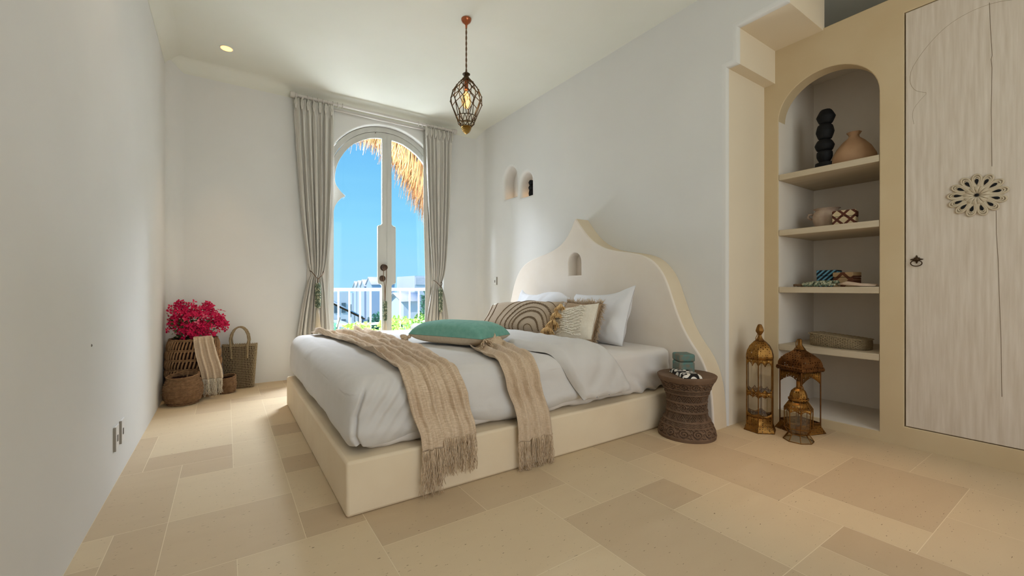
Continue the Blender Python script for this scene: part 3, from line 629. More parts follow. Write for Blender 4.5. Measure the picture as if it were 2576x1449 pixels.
# ---------------------------------------------------------------- pillows
def pillow(name, w, h, t, m, loc, rot, seed, pinch=.07, wr=.008, parent=None, label=None, cat='pillow', mats=None, split=None, n=44, sag=0, bot=1.0, prof=None, ex=.55):
    b = MB()
    def side(sg):
        def F(u, v):
            a, c = 2*u-1, 2*v-1
            x = w/2*a*(1-pinch*(1-c*c)*abs(a)**3); y = h/2*c*(1-pinch*(1-a*a)*abs(c)**3)
            e = max(0, (1-a**4)*(1-c**4)); th = t/2*e**ex
            rad = math.hypot(a, c); d = wr*fbm(x*6+seed, y*6, sg*3)*e**.3+wr*.6*math.sin(math.atan2(c, a)*9+seed)*sm(.55, 1.1, rad)*e**.4
            y2 = y+sag*math.cos(a*PI)*(c > 0)*c+(prof(a)*max(0, c) if prof else 0)
            return (x, y2, sg*max(0.0008, th+d*1.0)*(1 if sg > 0 else bot))
        return F
    b.grid(side(1), n, n)
    if mats: b.cur = 1
    b.grid(side(-1), n, n)
    o = b.build(name, mats or m, parent, smooth=180)
    if parent is None: o.location = loc
    if isinstance(rot, Matrix): o.rotation_euler = rot.to_euler()
    else: o.rotation_euler = rot
    if label: tag(o, label, cat)
    return o, side(1)
def basis(xa, ya):
    x = Vector(xa).normalized(); y = Vector(ya); y = (y-x*y.dot(x)).normalized(); z = x.cross(y); return Matrix((x, y, z)).transposed()
# local x runs along the bed width, y up the pillow, z towards the foot of the bed
def lean(deg, yaw=0, roll=0):
    ya = Vector((math.sin(R(deg)), 0, math.cos(R(deg)))); xa = Vector((0, -1, 0)); 
    Mz = Matrix.Rotation(R(yaw), 3, 'Z'); B = basis(xa, ya)
    return Mz @ B @ Matrix.Rotation(R(roll), 3, 'Z')
# x axis = -Y (towards camera side), y axis up, z = x cross y = (-1,0,..) towards the foot
pillow('pillow', .80, .46, .17, M['pillow'], (2.64, 3.42, .735), lean(22, 2, 1), 1, .06, label='plain white pillow against the headboard, the one nearer the window', prof=lambda a: .022*math.sin(a*4.2)*(1 if a > 0 else .6)+.03*sm(-.75, -1, a)-.035*sm(.6, 1, a), wr=.02)
pillow('pillow', .72, .45, .17, M['pillow'], (2.62, 2.575, .745), lean(20, -4, 3), 5, .05, label='plain white pillow against the headboard, the one nearer the carved stool', prof=lambda a: .045*sm(.45, 1, a)-.012*math.cos(a*2), wr=.018)
def rim_fringe(F, m, parent, L, n, seed, which=((0, 1), (1, 1), (1, 0), (0, 0)), r=.0016):
    rn = random.Random(seed); b = MB()
    edges = [((0, 1), (1, 1), (0, 1)), ((1, 1), (1, 0), (1, 0)), ((1, 0), (0, 0), (0, -1)), ((0, 0), (0, 1), (-1, 0))]
    for (a, c, d) in edges:
        for k in range(n):
            f = rn.random(); u = lerp(a[0], c[0], f); v = lerp(a[1], c[1], f); p = Vector(F(u, v)); l = L*rn.uniform(.5, 1.1)
            dx, dy = d[0]+rn.uniform(-.6, .6), d[1]+rn.uniform(-.6, .6)-.25; q = rn.uniform(-.3, .7)
            b.tube([tuple(p), (p.x+dx*l*.5, p.y+dy*l*.5, p.z+q*l*.5), (p.x+dx*l, p.y+dy*l-.2*l, p.z+q*l*.8)], [r, r*.9, r*.5], 4)
    return b.build('fringe', m, parent, smooth=180)
o, F = pillow('cushion', .46, .36, .13, M['brown_cushion'], (2.47, 2.63, .70), lean(17, -4, 0), 9, .05, .006, label='brown linen cushion with shaggy fringe, behind the cream tufted cushion', cat='cushion')
rim_fringe(F, M['fringe'], o, .045, 330, 2, r=.0019)
# cream tufted cushion
def tufts(F, m, parent, rows, seed, u0=.05, u1=.95, amp=.011, r=.006, name='tufted_rows'):
    rn = random.Random(seed); b = MB()
    for i in range(rows):
        c = .14+.74*i/(rows-1); pts = []
        for k in range(60):
            u = lerp(u0, u1, k/59); v = c+.05*math.sin(u*2.2*2*PI+i*.4)+.010*rn.uniform(-1, 1); v = min(.94, max(.05, v)); p = Vector(F(u, v)); pts.append((p.x+rn.uniform(-.003, .003), p.y+rn.uniform(-amp, amp)*.5, p.z+rn.uniform(-.2, .6)*amp))
        b.tube(pts, [r*rn.uniform(.4, 1.2) for _ in pts], 6)
    return b.build(name, m, parent, smooth=180)
o, F = pillow('cushion', .66, .30, .12, M['cream'], (2.34, 2.64, .70), lean(24, -4, 9), 12, .04, .006, label='cream cushion with wavy tufted rows in front of the brown fringed cushion', cat='cushion')
tufts(F, M['cream'], o, 11, 3, .12, .86, .008, .0085)
o, F = pillow('cushion', .50, .28, .11, M['ivory'], (2.36, 3.60, .70), lean(26, 10, -2), 15, .04, .006, label='ivory knotted cushion mostly hidden at the window end of the braided cushion', cat='cushion')
tufts(F, M['ivory'], o, 9, 5, .03, .97, .016, .009)
# taupe cushion with braided arcs and tassels
o, F = pillow('cushion', .82, .345, .16, M['taupe'], (2.20, 3.13, .735), lean(40, 16, 2.0), 18, .07, .005, label='taupe cushion with brown braided arcs and ochre tassels, foremost of the pillows', cat='cushion', prof=lambda a: -.05*sm(-.3, -1, a)+.008*math.sin(a*7))
b = MB(); fc = (.73, .0)
for rr, dbl in ((.045, 0), (.105, 1), (.165, 1), (.20, 0), (.245, 1), (.30, 0), (.36, 0)):
    for pas in ((-.004, .004) if dbl else (0,)):
        pts = []
        for k in range(90):
            a = PI*.02+PI*.98*k/89*1.0; X_ = (rr*math.cos(a))/.80+fc[0]; Y_ = (rr*math.sin(a))*1.15/.345+fc[1]; jj = .0035*math.sin(k*1.9+(PI if pas > 0 else 0)) if dbl else 0
            X_ += (pas+jj)*math.cos(a)/.8; Y_ += (pas+jj)*math.sin(a)/.285
            if .01 < X_ < .99 and .01 < Y_ < .99: p = F(X_, Y_); pts.append((p[0], p[1], p[2]+.002))
            else:
                if len(pts) > 3: b.tube(pts, .0028 if dbl else .0034, 5)
                pts = []
        if len(pts) > 3: b.tube(pts, .0028 if dbl else .0034, 5)
for X_ in (.07, .15):
    b.tube([tuple(Vector(F(X_+.03*math.sin(k/11*PI), .02+.95*k/11))+Vector((0, 0, .002))) for k in range(12)], .004, 5)
b.build('braid_trim', M['braid'], o, smooth=180)
def tassel_mb(c, L, r, seed, d=(0, -1, 0), n=34, head=True):
    rn = random.Random(seed); b = MB(); d = Vector(d).normalized(); sd = d.orthogonal().normalized(); s2 = d.cross(sd); c = Vector(c)
    if head: b.ball(c, r*.42, 8, 6)
    for k in range(n):
        a = rn.uniform(0, 2*PI); q = rn.uniform(.25, 1)**.5; o1 = (sd*math.cos(a)+s2*math.sin(a))
        pts = [c+d*(r*.3)+o1*r*.10, c+d*(r*.3+L*.18)+o1*r*.62*q, c+d*(L*.6)+o1*r*.9*q, c+d*(L*(.92+.16*rn.random()))+o1*r*(1.0+.25*rn.random())*q]
        b.tube([tuple(p) for p in pts], [r*.09, r*.13, r*.12, r*.07], 4)
    return b
for k, (tx, ty) in enumerate(((.415, .105), (.405, .035), (.40, -.045), (.375, -.115))):
    tassel_mb((tx, ty, .030), .088, .050, 20+k, (.35, -.94, .1), 70).build('tassel', M['straw_tassel'], o, smooth=180)
tassel_mb((-.40, -.11, .01), .04, .022, 30, (-.5, -.8, .2), 30).build('tassel', M['straw_tassel'], o, smooth=180)
# teal cushion lying on the duvet
xa = Vector((.43, -.90, 0)); ya = Vector((.90, .43, .0))
B = basis(xa, ya)
o, F = pillow('cushion', .64, .36, .20, None, (1.385, 2.72, .668), B, 25, .025, .004, label='teal linen cushion with beige underside lying on the duvet', cat='cushion', mats=[M['teal'], M['beige']], bot=.62, ex=.42)
tassel_mb((-.325, -.165, -.02), .055, .034, 41, (-.5, -.5, -.3), 60).build('tassel', M['fringe'], o, smooth=180)
tassel_mb((.325, -.155, -.015), .07, .036, 42, (.6, -.5, -.2), 60).build('tassel', M['fringe'], o, smooth=180)

# ================================================================ curtains
ZR = 3.088; YC = 5.09
t = empty('curtain_rod', (1.56, YC, ZR)); tag(t, 'pale wooden curtain pole with rings just below the ceiling over the arched door', 'curtain rod')
b = MB(); b.M = Matrix.Rotation(PI/2, 4, 'Y'); b.lathe([(.017, -.93), (.017, .93)], 20); b.build('pole', M['rod'], t)
b = MB(); b.M = Matrix.Translation((0, .055, -.045)) @ Matrix.Rotation(PI/2, 4, 'Y'); b.lathe([(.012, -.90), (.012, .90)], 16); b.build('inner_rail', M['rod'], t)
for sg in (-1, 1):
    b = MB(); b.M = Matrix.Rotation(sg*PI/2, 4, 'Y'); b.lathe([(.017, .92), (.028, .925), (.028, .935), (.022, .94), (.031, .95), (.033, .975), (.030, .99), (0, .993)], 24); b.build('finial', M['rod'], t)
    b = MB(); b.box(sg*.87-.012, sg*.87+.012, -.01, YB-YC, -.012, .012); b.tube([(sg*.87, .0, -.0), (sg*.87, .0, -.03)], .012, 10); b.build('bracket', M['rod'], t)
    for k in range(8):
        x = sg*.82-sg*k*.052; b = MB(); b.tube([(x, .026*math.cos(a*PI/9), .026*math.sin(a*PI/9)-.006) for a in range(18)], .004, 6, True); b.build('ring', M['rod'], t)
def curtain(label, top, tie, bot, ztie, back, seed):
    t = empty('curtain', ((top[0]+top[1])/2, YC, 0)); ox = t.location.x; tag(t, label, 'curtain', 'curtains on the pole')
    b = MB(); Z0, Z1 = .02, 3.06
    def F(u, v):
        z = lerp(Z1, Z0, v)
        if z > ztie:
            k = (z-ztie)/(Z1-ztie); kk = k**.55; l = lerp(tie[0], top[0], kk if tie[0] > top[0] else sm(0, 1, k)**.7); r = lerp(tie[1], top[1], k**.42)
        else:
            k = (ztie-z)/(ztie-.5); kk = min(1, k)**.62; l = lerp(tie[0], bot[0], kk); r = lerp(tie[1], bot[1], kk)
        x = lerp(l, r, u); g = math.exp(-((z-ztie)/.12)**2); pl_ = lerp(.026, .012, g)
        ph = u*2*PI*6.5+1.3*fbm(u*2, z*.5, seed)+seed; y = pl_*math.sin(ph)+.006*math.sin(ph*2.3+z*2)+.008*fbm(x*9, z*2, seed)
        if z > 2.93: y = lerp(y, .018*math.sin(u*2*PI*13), .6)   # pinched heading
        return (x-ox+.004*math.sin(ph*.5), y+.03*g, z)
    b.grid(F, 150, 120); b.build('drape', M['curtain'], t, smooth=180, solid=.003)
    b = MB()
    def G(u, v):
        z = lerp(Z1-.02, Z0, v); x = lerp(back[0], back[1], u)-(.06*math.exp(-((z-1.0)/.7)**2)*back[2]); return (x-ox, .05+.012*math.sin(u*2*PI*3.5+seed+.5*z)+.005*fbm(u*3, z), z)
    b.grid(G, 50, 60); b.build('backing', M['curtain'], t, smooth=180, solid=.003)
    b = MB()    # pinch pleats and their knots
    for k in range(7):
        x = lerp(top[0]+.02, top[1]-.02, k/6)
        for q in (-.012, 0, .012):
            b.tube([(x-ox+q*.3, -.030, 3.055), (x-ox+q, -.040, 2.99), (x-ox+q*.15, -.026, 2.94)], [.003, .0055, .003], 6)
    b.build('pinch_pleat', M['curtain'], t, smooth=180)
    return t
curtain('off white linen curtain tied back on the left side of the arched door', (.60, 1.00), (.782, .885), (.64, .93), 1.15, (.80, 1.02, 1), 1)
curtain('off white linen curtain tied back on the right side of the arched door', (2.10, 2.495), (2.235, 2.33), (2.10, 2.45), 1.05, (2.10, 2.30, -.4), 4)
def beaded(name, label, x, y, ztop, zb0, zb1, ze, m, cordpts, w=.03, cat='tassel', group=None, ym=M['yarn']):
    t = empty(name, (x, y, ztop)); tag(t, label, cat, group); rn = random.Random(int(x*100))
    b = MB()
    for P in cordpts: b.tube([(p[0]-x, p[1]-y, p[2]-ztop) for p in P], .0042, 6)
    b.build('cord', M['cord'], t, smooth=180)
    b = MB(); n = int((zb0-zb1)/.013)
    for i in range(n):
        z = lerp(zb0, zb1, i/(n-1)); rr = w*(.75 if i in (0, n-1) else 1)
        for k in range(8):
            a = 2*PI*(k+.5*(i % 2))/8+rn.uniform(-.2, .2); b.cur = rn.choice([0, 0, 1]); b.ball((rr*.75*math.cos(a), rr*.75*math.sin(a), z-ztop), .0095*rn.uniform(.8, 1.15), 6, 4)
    b.build('shell_beads', [M['shell'], M['shell_pale']], t, smooth=180)
    b = MB()
    for k in range(46):
        a = rn.uniform(0, 2*PI); q = rn.random()**.5; e = rn.uniform(.9, 1.05)
        b.tube([(w*.35*q*math.cos(a), w*.35*q*math.sin(a), zb1-ztop), (w*.7*q*math.cos(a), w*.7*q*math.sin(a), lerp(zb1, ze, .4)-ztop), (w*.95*q*math.cos(a)+rn.uniform(-.004, .004), w*.95*q*math.sin(a), zb1-(zb1-ze)*e-ztop)], .0022, 4)
    b.build('yarn_tassel', ym, t, smooth=180)
    return t
yt = YC-.075
beaded('tieback_tassel', 'green shell tieback tassel round the curtain left of the arched door', .832, yt, 1.10, 1.045, .79, .55, None,
       [[(.768, YC+.03, 1.19), (.775, YC-.03, 1.178), (.80, yt+.01, 1.14), (.832, yt, 1.095), (.832, yt, 1.04)], [(.905, YC+.03, 1.185), (.90, YC-.03, 1.17), (.865, yt+.01, 1.13), (.832, yt, 1.095)]])
beaded('tieback_tassel', 'green shell tieback tassel round the curtain right of the arched door', 2.288, yt, 1.02, .985, .70, .48, None,
       [[(2.232, YC+.03, 1.10), (2.238, YC-.03, 1.085), (2.262, yt+.01, 1.05), (2.288, yt, 1.015), (2.288, yt, .97)], [(2.335, YC+.03, 1.08), (2.33, YC-.03, 1.065), (2.31, yt+.01, 1.04), (2.288, yt, 1.015)]], w=.025)
beaded('door_tassel', 'green shell tassel on long cord hanging from the door knob', 1.622, 5.185, 1.25, .83, .605, .45, None,
       [[(1.604, 5.185, 1.26), (1.602, 5.185, 1.15), (1.618, 5.185, .98), (1.622, 5.185, .82)], [(1.642, 5.185, 1.26), (1.640, 5.185, 1.15), (1.628, 5.185, .98), (1.622, 5.185, .82)], [(1.604, 5.185, 1.26), (1.623, 5.185, 1.285), (1.642, 5.185, 1.26)]], w=.026)

# ================================================================ baskets and bouquet in the left corner
BX, BY = -.25, 4.935
def tall_r(z): return pl([(0, .178), (.12, .195), (.22, .203), (.32, .203), (.42, .195), (.50, .182), (.54, .176)], z)
t = empty('floor_basket', (BX, BY, 0)); tag(t, 'tall rattan floor basket with slanted open weave holding pink flowers', 'basket')
b = MB(); b.lathe([(0, .004), (.165, .004)]+[(tall_r(z/20*.53)-.012, z/20*.53+.005) for z in range(21)]+[(tall_r(.53)-.02, .535), (tall_r(.4)-.03, .40), (0, .38)], 40); b.build('inner_shell', M['weave_shade'], t)
b = MB(); tiers = [0.01, .095, .18, .265, .35, .435, .525]
for i in range(len(tiers)-1):
    for k in range(46):
        a0 = 2*PI*(k+.5*(i % 2))/46; a1 = a0+(.10 if i % 2 else .08)*1.0; pts = []
        for j in range(5):
            f = j/4; z = lerp(tiers[i], tiers[i+1], f); a = lerp(a0, a1, f); rr = tall_r(z)+.004+.006*math.sin(PI*f); pts.append((rr*math.cos(a), rr*math.sin(a), z))
        b.tube(pts, [.0055, .0075, .008, .0075, .0055], 5)
b.build('rattan_strands', M['rattan'], t, smooth=180)
b = MB()
for z in tiers:
    for dz in (-.006, .006): b.tube([((tall_r(z)+.005+.002*math.sin(k*2.2+dz*500))*math.cos(2*PI*k/72), (tall_r(z)+.005)*math.sin(2*PI*k/72), z+dz+.002*math.sin(k*1.7)) for k in range(72)], .0055, 5, True)
b.build('woven_hoops', M['rattan'], t, smooth=180)
# bougainvillea
t = empty('bougainvillea_bouquet', (BX, BY, .50)); tag(t, 'bunch of magenta bougainvillea standing in the tall rattan basket', 'flowers')
rn = random.Random(11); ends = []; st = MB(); lf = MB(); fl = MB()
FC = [(-.11, 0, .27, .095), (-.03, -.02, .30, .085), (.08, 0, .25, .10), (.17, .0, .20, .10), (.0, -.06, .20, .14), (-.10, -.03, .14, .105), (.12, -.04, .12, .11), (.22, .0, .15, .06), (-.145, 0, .19, .055), (.02, -.08, .10, .11), (.10, -.02, .32, .05), (-.10, -.02, .35, .045)]
for cx_, cy_, cz_, cr2 in FC:
    st.tube([(rn.uniform(-.05, .05), rn.uniform(-.05, .05), -.10), (cx_*.5, cy_*.5, cz_*.45), (cx_, cy_, cz_)], [.004, .003, .002], 5)
    for _ in range(int(620*cr2)):
        d = Vector((rn.gauss(0, 1), rn.gauss(0, 1), rn.gauss(0, 1))).normalized()*cr2*rn.uniform(.35, 1.0); p = Vector((cx_, cy_, cz_))+d
        fl.cur = 1 if rn.random() < .05 else 0
        ax = (d.normalized()*.7+Vector((0, -.5, .25))+Vector((rn.uniform(-.5, .5), rn.uniform(-.5, .5), rn.uniform(-.5, .5)))).normalized(); u_ = ax.orthogonal().normalized(); w_ = ax.cross(u_)
        ph = rn.uniform(0, 2); sz = rn.uniform(.018, .028)
        for j in range(3):
            a = ph+2*PI*j/3; dr_ = u_*math.cos(a)+w_*math.sin(a); sd = ax.cross(dr_)
            q0 = p; q1 = p+dr_*sz*.55+sd*sz*.42+ax*sz*.25; q2 = p+dr_*sz*1.15+ax*sz*.30; q3 = p+dr_*sz*.55-sd*sz*.42+ax*sz*.25; qm = p+dr_*sz*.6+ax*sz*.10
            fl.add([tuple(q0), tuple(q1), tuple(q2), tuple(q3), tuple(qm)], [(0, 4, 1), (1, 4, 2), (2, 4, 3), (3, 4, 0)])
for _ in range(120):
    p = Vector((rn.uniform(-.15, .15), rn.uniform(-.13, .0), rn.uniform(.0, .20))); d = Vector((rn.uniform(-1, 1), rn.uniform(-1, .1), rn.uniform(-.2, 1))).normalized(); sd = d.orthogonal().normalized(); l = rn.uniform(.03, .045)
    lf.add([tuple(p), tuple(p+d*l*.5+sd*l*.3), tuple(p+d*l), tuple(p+d*l*.5-sd*l*.3)], [(0, 1, 2, 3)])
st.build('stems', M['stem'], t); o = fl.build('bracts', [M['pink'], M['pink2']], t, smooth=None, weld=False); o['kind'] = 'stuff'; o = lf.build('leaves', M['leaf'], t, smooth=None, weld=False); o['kind'] = 'stuff'
# throw over the basket rim
b = MB()
def F5(u, v):
    s = v*.72; base = lerp(-.165, -.165, u)
    if s < .10: yy = lerp(4.93, BY-.185, s/.10); z = .550; 
    else: z = .550-(s-.10); yy = BY-.186-.035*sm(.5, .3, z)-.02*sm(.54, .50, z)
    z = .556 if s < .10 else .556-(s-.10)*.62/.62
    if .08 < s < .14: z = .556-.02*((s-.08)/.06)**2
    xa_ = pl([(0, -.235), (.1, -.245), (.25, -.225), (.40, -.190), (.62, -.155)], s); xb_ = pl([(0, -.115), (.1, -.105), (.25, -.07), (.40, -.03), (.62, -.012)], s)
    w = .5+.5*math.cos(u*2*PI*3+.7+s); return (lerp(xa_, xb_, u), yy-.036*w**1.6*sm(0, .15, s)-.004, z)
b.grid(lambda u, v: F5(u, v*.66), 50, 60)
o = b.build('throw_blanket', M['linen_small'], smooth=180, solid=.004); tag(o, 'small beige fringed throw draped over the rim of the tall rattan basket', 'throw')
fringe(lambda u, v: F5(u, v), .66, .02, .98, 46, .155, o, M['yarn'], 8, r=.0022)
def coil_basket(name, label, x, y, prof, rr, seed):
    t = empty(name, (x, y, 0)); tag(t, label, 'basket'); zt = prof[-1][0]; n = int(zt/(rr*1.55)); b = MB(); rn = random.Random(seed)
    for i in range(n+1):
        z = max(rr, lerp(rr, zt, i/n)); ph = rn.uniform(0, 6)
        b.tube([((pl(prof, z)+.003*math.sin(a*.9+ph)+rn.uniform(-.002, .002))*math.cos(2*PI*a/64), (pl(prof, z)+rn.uniform(-.002, .002))*math.sin(2*PI*a/64), z+rn.uniform(-.0015, .0015)+(.012*math.cos(2*PI*a/64-1.0) if i > n*.85 else 0)) for a in range(64)], rr, 6, True)
    b.build('coiled_wall', M['rope'], t, smooth=180)
    b = MB(); b.lathe([(0, .004), (pl(prof, 0)-.004, .004)]+[(pl(prof, zt*k/10)-rr*.6, zt*k/10+.004) for k in range(1, 10)]+[(pl(prof, zt*.9)-rr*1.2, zt*.85), (pl(prof, zt*.3)-rr*1.5, .02), (0, .015)], 36); b.build('backing', M['weave_shade'], t)
    return t
coil_basket('belly_basket', 'round brown coiled basket on the floor in front of the tall basket', -.308, 4.62, [(0, .098), (.03, .118), (.09, .136), (.15, .134), (.20, .118), (.228, .108), (.245, .112)], .0068, 1)
coil_basket('belly_basket', 'small brown coiled basket between the tall basket and the tote bag', .008, 4.865, [(0, .055), (.03, .066), (.08, .074), (.125, .068), (.155, .066)], .0055, 2)
# seagrass tote
t = empty('woven_tote', (.115, 5.035, 0), R(-10)); tag(t, 'woven seagrass tote bag with arched handles leaning at the far wall', 'bag')
def tote_r(a, z):
    w = lerp(.118, .148, z/.43); d = lerp(.052, .048, z/.43); c, s = math.cos(a), math.sin(a); p = 4.0
    k = (abs(c)**p+abs(s)**p)**(-1/p); return (w*c*k, d*s*k, z)
b = MB(); 
for i in range(25):
    z = .006+.412*i/24; b.tube([tuple(Vector(tote_r(2*PI*k/96, z))*1.0+Vector((0, 0, 0))) if False else (tote_r(2*PI*k/96, z)[0]*(1+.012*(1 if (k+i) % 2 else -1)), tote_r(2*PI*k/96, z)[1]*(1+.04*(1 if (k+i) % 2 else -1)), z) for k in range(96)], .0036, 4, True)
for k in range(72):
    a = 2*PI*k/72; b.tube([(tote_r(a, z)[0]*(1+.012*(1 if (k+i) % 2 else -1)), tote_r(a, z)[1]*(1+.03*(1 if (k+i) % 2 else -1)), z) for i, z in enumerate([.004+.42*j/16 for j in range(17)])], .0036, 4)
b.build('woven_body', M['seagrass'], t, smooth=180)
b = MB()
for k in range(120):
    a = 2*PI*k/120; p = tote_r(a, .42); q = tote_r(a+.05, .432+.008*(k % 2)); b.tube([p, q], .0045, 4)
b.build('rim_braid', M['seagrass'], t, smooth=180)
b = MB(); b.lathe([(0, .003), (.001, .003)], 4); b.v = []; b.f = []; b.mi = []; b.uv = []
b.grid(lambda u, v: tuple(Vector((tote_r(2*PI*u, .41*v+.002)[0]*.955, tote_r(2*PI*u, .41*v+.002)[1]*.90, .41*v+.002))), 60, 4); b.build('backing', M['weave_shade'], t)
for sy in (-.05, .05):
    b = MB(); pts = [(-.066, sy, .30), (-.070, sy*1.1, .42)]+[(-.072*math.cos(PI*k/14)*1.08, sy*(1-.3*math.sin(PI*k/14)), .475+.135*math.sin(PI*k/14)) for k in range(15)]+[(.070, sy*1.1, .42), (.066, sy, .30)]
    for ph in range(3): b.tube([(p[0]+.0045*math.cos(i*1.2+ph*2.1), p[1]+.0045*math.sin(i*1.2+ph*2.1), p[2]) for i, p in enumerate(pts)], .0055, 6)
    b.build('handle', M['seagrass'], t, smooth=180)

# ================================================================ shelves and shelf goods
ZS = [(.566, 'whitewashed shelf carrying the woven clutch, lowest in the arched niche'), (1.008, 'whitewashed shelf carrying shell tassel and two small boxes'), (1.447, 'whitewashed shelf carrying the clay pot and patterned box'), (1.876, 'whitewashed shelf carrying the black sculpture and brown jug, highest in the niche')]
for z, lab in ZS:
    b = MB(); b.box(XW+.004, XW+.635, .939, 1.545, z-.044, z); o = b.build('wall_shelf', M['shelf'], bevel=.003); tag(o, lab, 'shelf', 'shelves in the arched niche')
def sculpture(name, label, x, y, z, H, parts, s=1):
    t = empty(name, (x, y, z)); tag(t, label, 'sculpture')
    for k, (z0, z1, r0, r1, r2, nm, dx) in enumerate(parts):
        b = MB(); n = 12; pr = []
        for i in range(n+1):
            f = i/n; r = (lerp(r0, r1, f*2) if f < .5 else lerp(r1, r2, f*2-1)); e = math.sin(PI*min(1, max(0, f)))**.3 if nm != 'block' else (1 if 0 < i < n else .96)
            pr.append((max(.0005, r*(.72+.28*e)), lerp(z0, z1, f)))
        b.lathe(pr, 20, (0, dx), fn=lambda a, zz, i, k=k: .003*math.sin(2*a+k)); b.build('carved_'+nm, M['black'], t, smooth=60)
sculpture('totem_sculpture', 'tall black carved totem of stacked shapes on the highest niche shelf', 3.72, 1.305, 1.876, .46, [(0, .06, .062, .062, .060, 'block', 0), (.06, .15, .036, .052, .058, 'bowl', 0), (.15, .235, .052, .063, .048, 'disc', 0), (.235, .35, .042, .056, .048, 'lobe', -.003), (.35, .46, .040, .057, .034, 'head', -.008)])
sculpture('totem_sculpture', 'small black carved figure standing in the right hand wall niche', 3.05, 4.085, 2.106, .2, [(0, .07, .030, .036, .030, 'block', 0), (.07, .135, .028, .036, .026, 'lobe', 0), (.135, .195, .024, .033, .022, 'head', 0)])
b = MB(); b.M = Matrix.Translation((3.78, 1.145, 1.878))
b.lathe([(0, 0), (.105, 0), (.132, .012), (.138, .04), (.128, .085), (.100, .14), (.064, .185), (.034, .213), (.029, .228), (.040, .247), (.044, .252), (.034, .254), (.020, .235), (0, .23)], 48, fn=lambda a, z, i: .003*fbm(math.cos(a)*2, math.sin(a)*2, z*9))
tag(b.build('clay_jug', M['clay'], smooth=60), 'bulbous brown clay jug with narrow neck beside the tall black totem', 'jug')
# pale pot with handle
t = empty('clay_pot', (3.79, 1.315, 1.448)); tag(t, 'pale worn clay pot with small loop handle on the shelf below the jug', 'pot')
b = MB(); b.lathe([(0, 0), (.055, 0), (.072, .02), (.088, .065), (.092, .095), (.082, .125), (.070, .138), (.076, .150), (.086, .155), (.076, .157), (.064, .14), (.07, .11), (0, .03)], 40, fn=lambda a, z, i: .004*fbm(math.cos(a)*2, math.sin(a)*2, z*9)); b.build('body', M['clay2'], t, smooth=60)
for sg in (-1, 1):
    b = MB(); b.tube([(-.02, sg*.082, .12), (-.025, sg*.110, .122), (-.025, sg*.116, .10), (-.02, sg*.092, .08)], .0085, 8); b.build('handle', M['clay2'], t, smooth=180)
def pattern_mat(name, c1, c2, sc, kind='zig', rot=0):
    m = mat(name, c1, .85); t = m.node_tree; p = t.nodes['Principled BSDF']; N = t.nodes.new; L = t.links.new
    tcn = N('ShaderNodeTexCoord'); s = N('ShaderNodeSeparateXYZ'); L(tcn.outputs['Object'], s.inputs[0])
    def mth(op, a, b_=None):
        n = N('ShaderNodeMath'); n.operation = op
        for i, q in enumerate((a, b_)):
            if q is None: continue
            if isinstance(q, (int, float)): n.inputs[i].default_value = q
            else: L(q, n.inputs[i])
        return n.outputs[0]
    if kind == 'diamond':   # crossing zigzags
        a = mth('PINGPONG', mth('MULTIPLY', s.outputs[1], sc), 1); c = mth('MULTIPLY', s.outputs[2], sc); d1 = mth('ABSOLUTE', mth('SUBTRACT', mth('PINGPONG', c, 1), a)); v = mth('LESS_THAN', d1, .28)
    elif kind == 'stripe':
        v = mth('GREATER_THAN', mth('SINE', mth('ADD', mth('MULTIPLY', s.outputs[1], sc), mth('MULTIPLY', s.outputs[2], sc))), .15)
    elif kind == 'rings':
        a = mth('SUBTRACT', mth('FRACT', mth('MULTIPLY', s.outputs[0], sc)), .5); c = mth('SUBTRACT', mth('FRACT', mth('ADD', mth('MULTIPLY', s.outputs[1], sc*1.0), .5)), .5)
        r = mth('SQRT', mth('ADD', mth('MULTIPLY', a, a), mth('MULTIPLY', c, c))); v = mth('MULTIPLY', mth('LESS_THAN', mth('ABSOLUTE', mth('SUBTRACT', r, .34)), .10), 1.0); v = mth('ADD', v, mth('LESS_THAN', r, .10))
    else:
        a = mth('PINGPONG', mth('MULTIPLY', s.outputs[1], sc), 1); c = mth('SUBTRACT', mth('MULTIPLY', s.outputs[2], sc*1.0), a); v = mth('LESS_THAN', mth('ABSOLUTE', mth('ADD', c, .2)), .2)
    x = N('ShaderNodeMix'); x.data_type = 'RGBA'; x.inputs['A'].default_value = c1; x.inputs['B'].default_value = c2; L(v, x.inputs['Factor']); L(x.outputs['Result'], p.inputs['Base Color']); return m
def lidded(name, label, x, y, z, w, d, h, m, rz=0, lid=.4, rnd=.004):
    t = empty(name, (x, y, z), R(rz)); tag(t, label, 'box'); b = MB(); b.box(-d/2, d/2, -w/2, w/2, 0, h*(1-lid)-.001); b.build('body', m, t, bevel=rnd)
    b = MB(); b.box(-d/2-.001, d/2+.001, -w/2-.001, w/2+.001, h*(1-lid)+.001, h); b.build('lid', m, t, bevel=rnd); return t
lidded('beaded_box', 'brown and cream diamond patterned box in front of the pale clay pot', 3.68, 1.165, 1.448, .132, .11, .105, pattern_mat('diamond_beads', c8(196, 176, 140), c8(86, 46, 32), 26, 'diamond'), 8, .42)
lidded('beaded_box', 'black and blue striped box behind the shell tassel on the shelf', 3.775, 1.295, 1.009, .13, .11, .125, pattern_mat('blue_stripes', c8(22, 32, 40), c8(96, 148, 168), 190, 'stripe'), 4, .35)
lidded('beaded_box', 'brown beaded box with dark zigzag beside the striped box', 3.735, 1.172, 1.009, .13, .10, .105, pattern_mat('brown_zigzag', c8(172, 142, 104), c8(96, 56, 36), 20, 'diamond'), -12, .35)
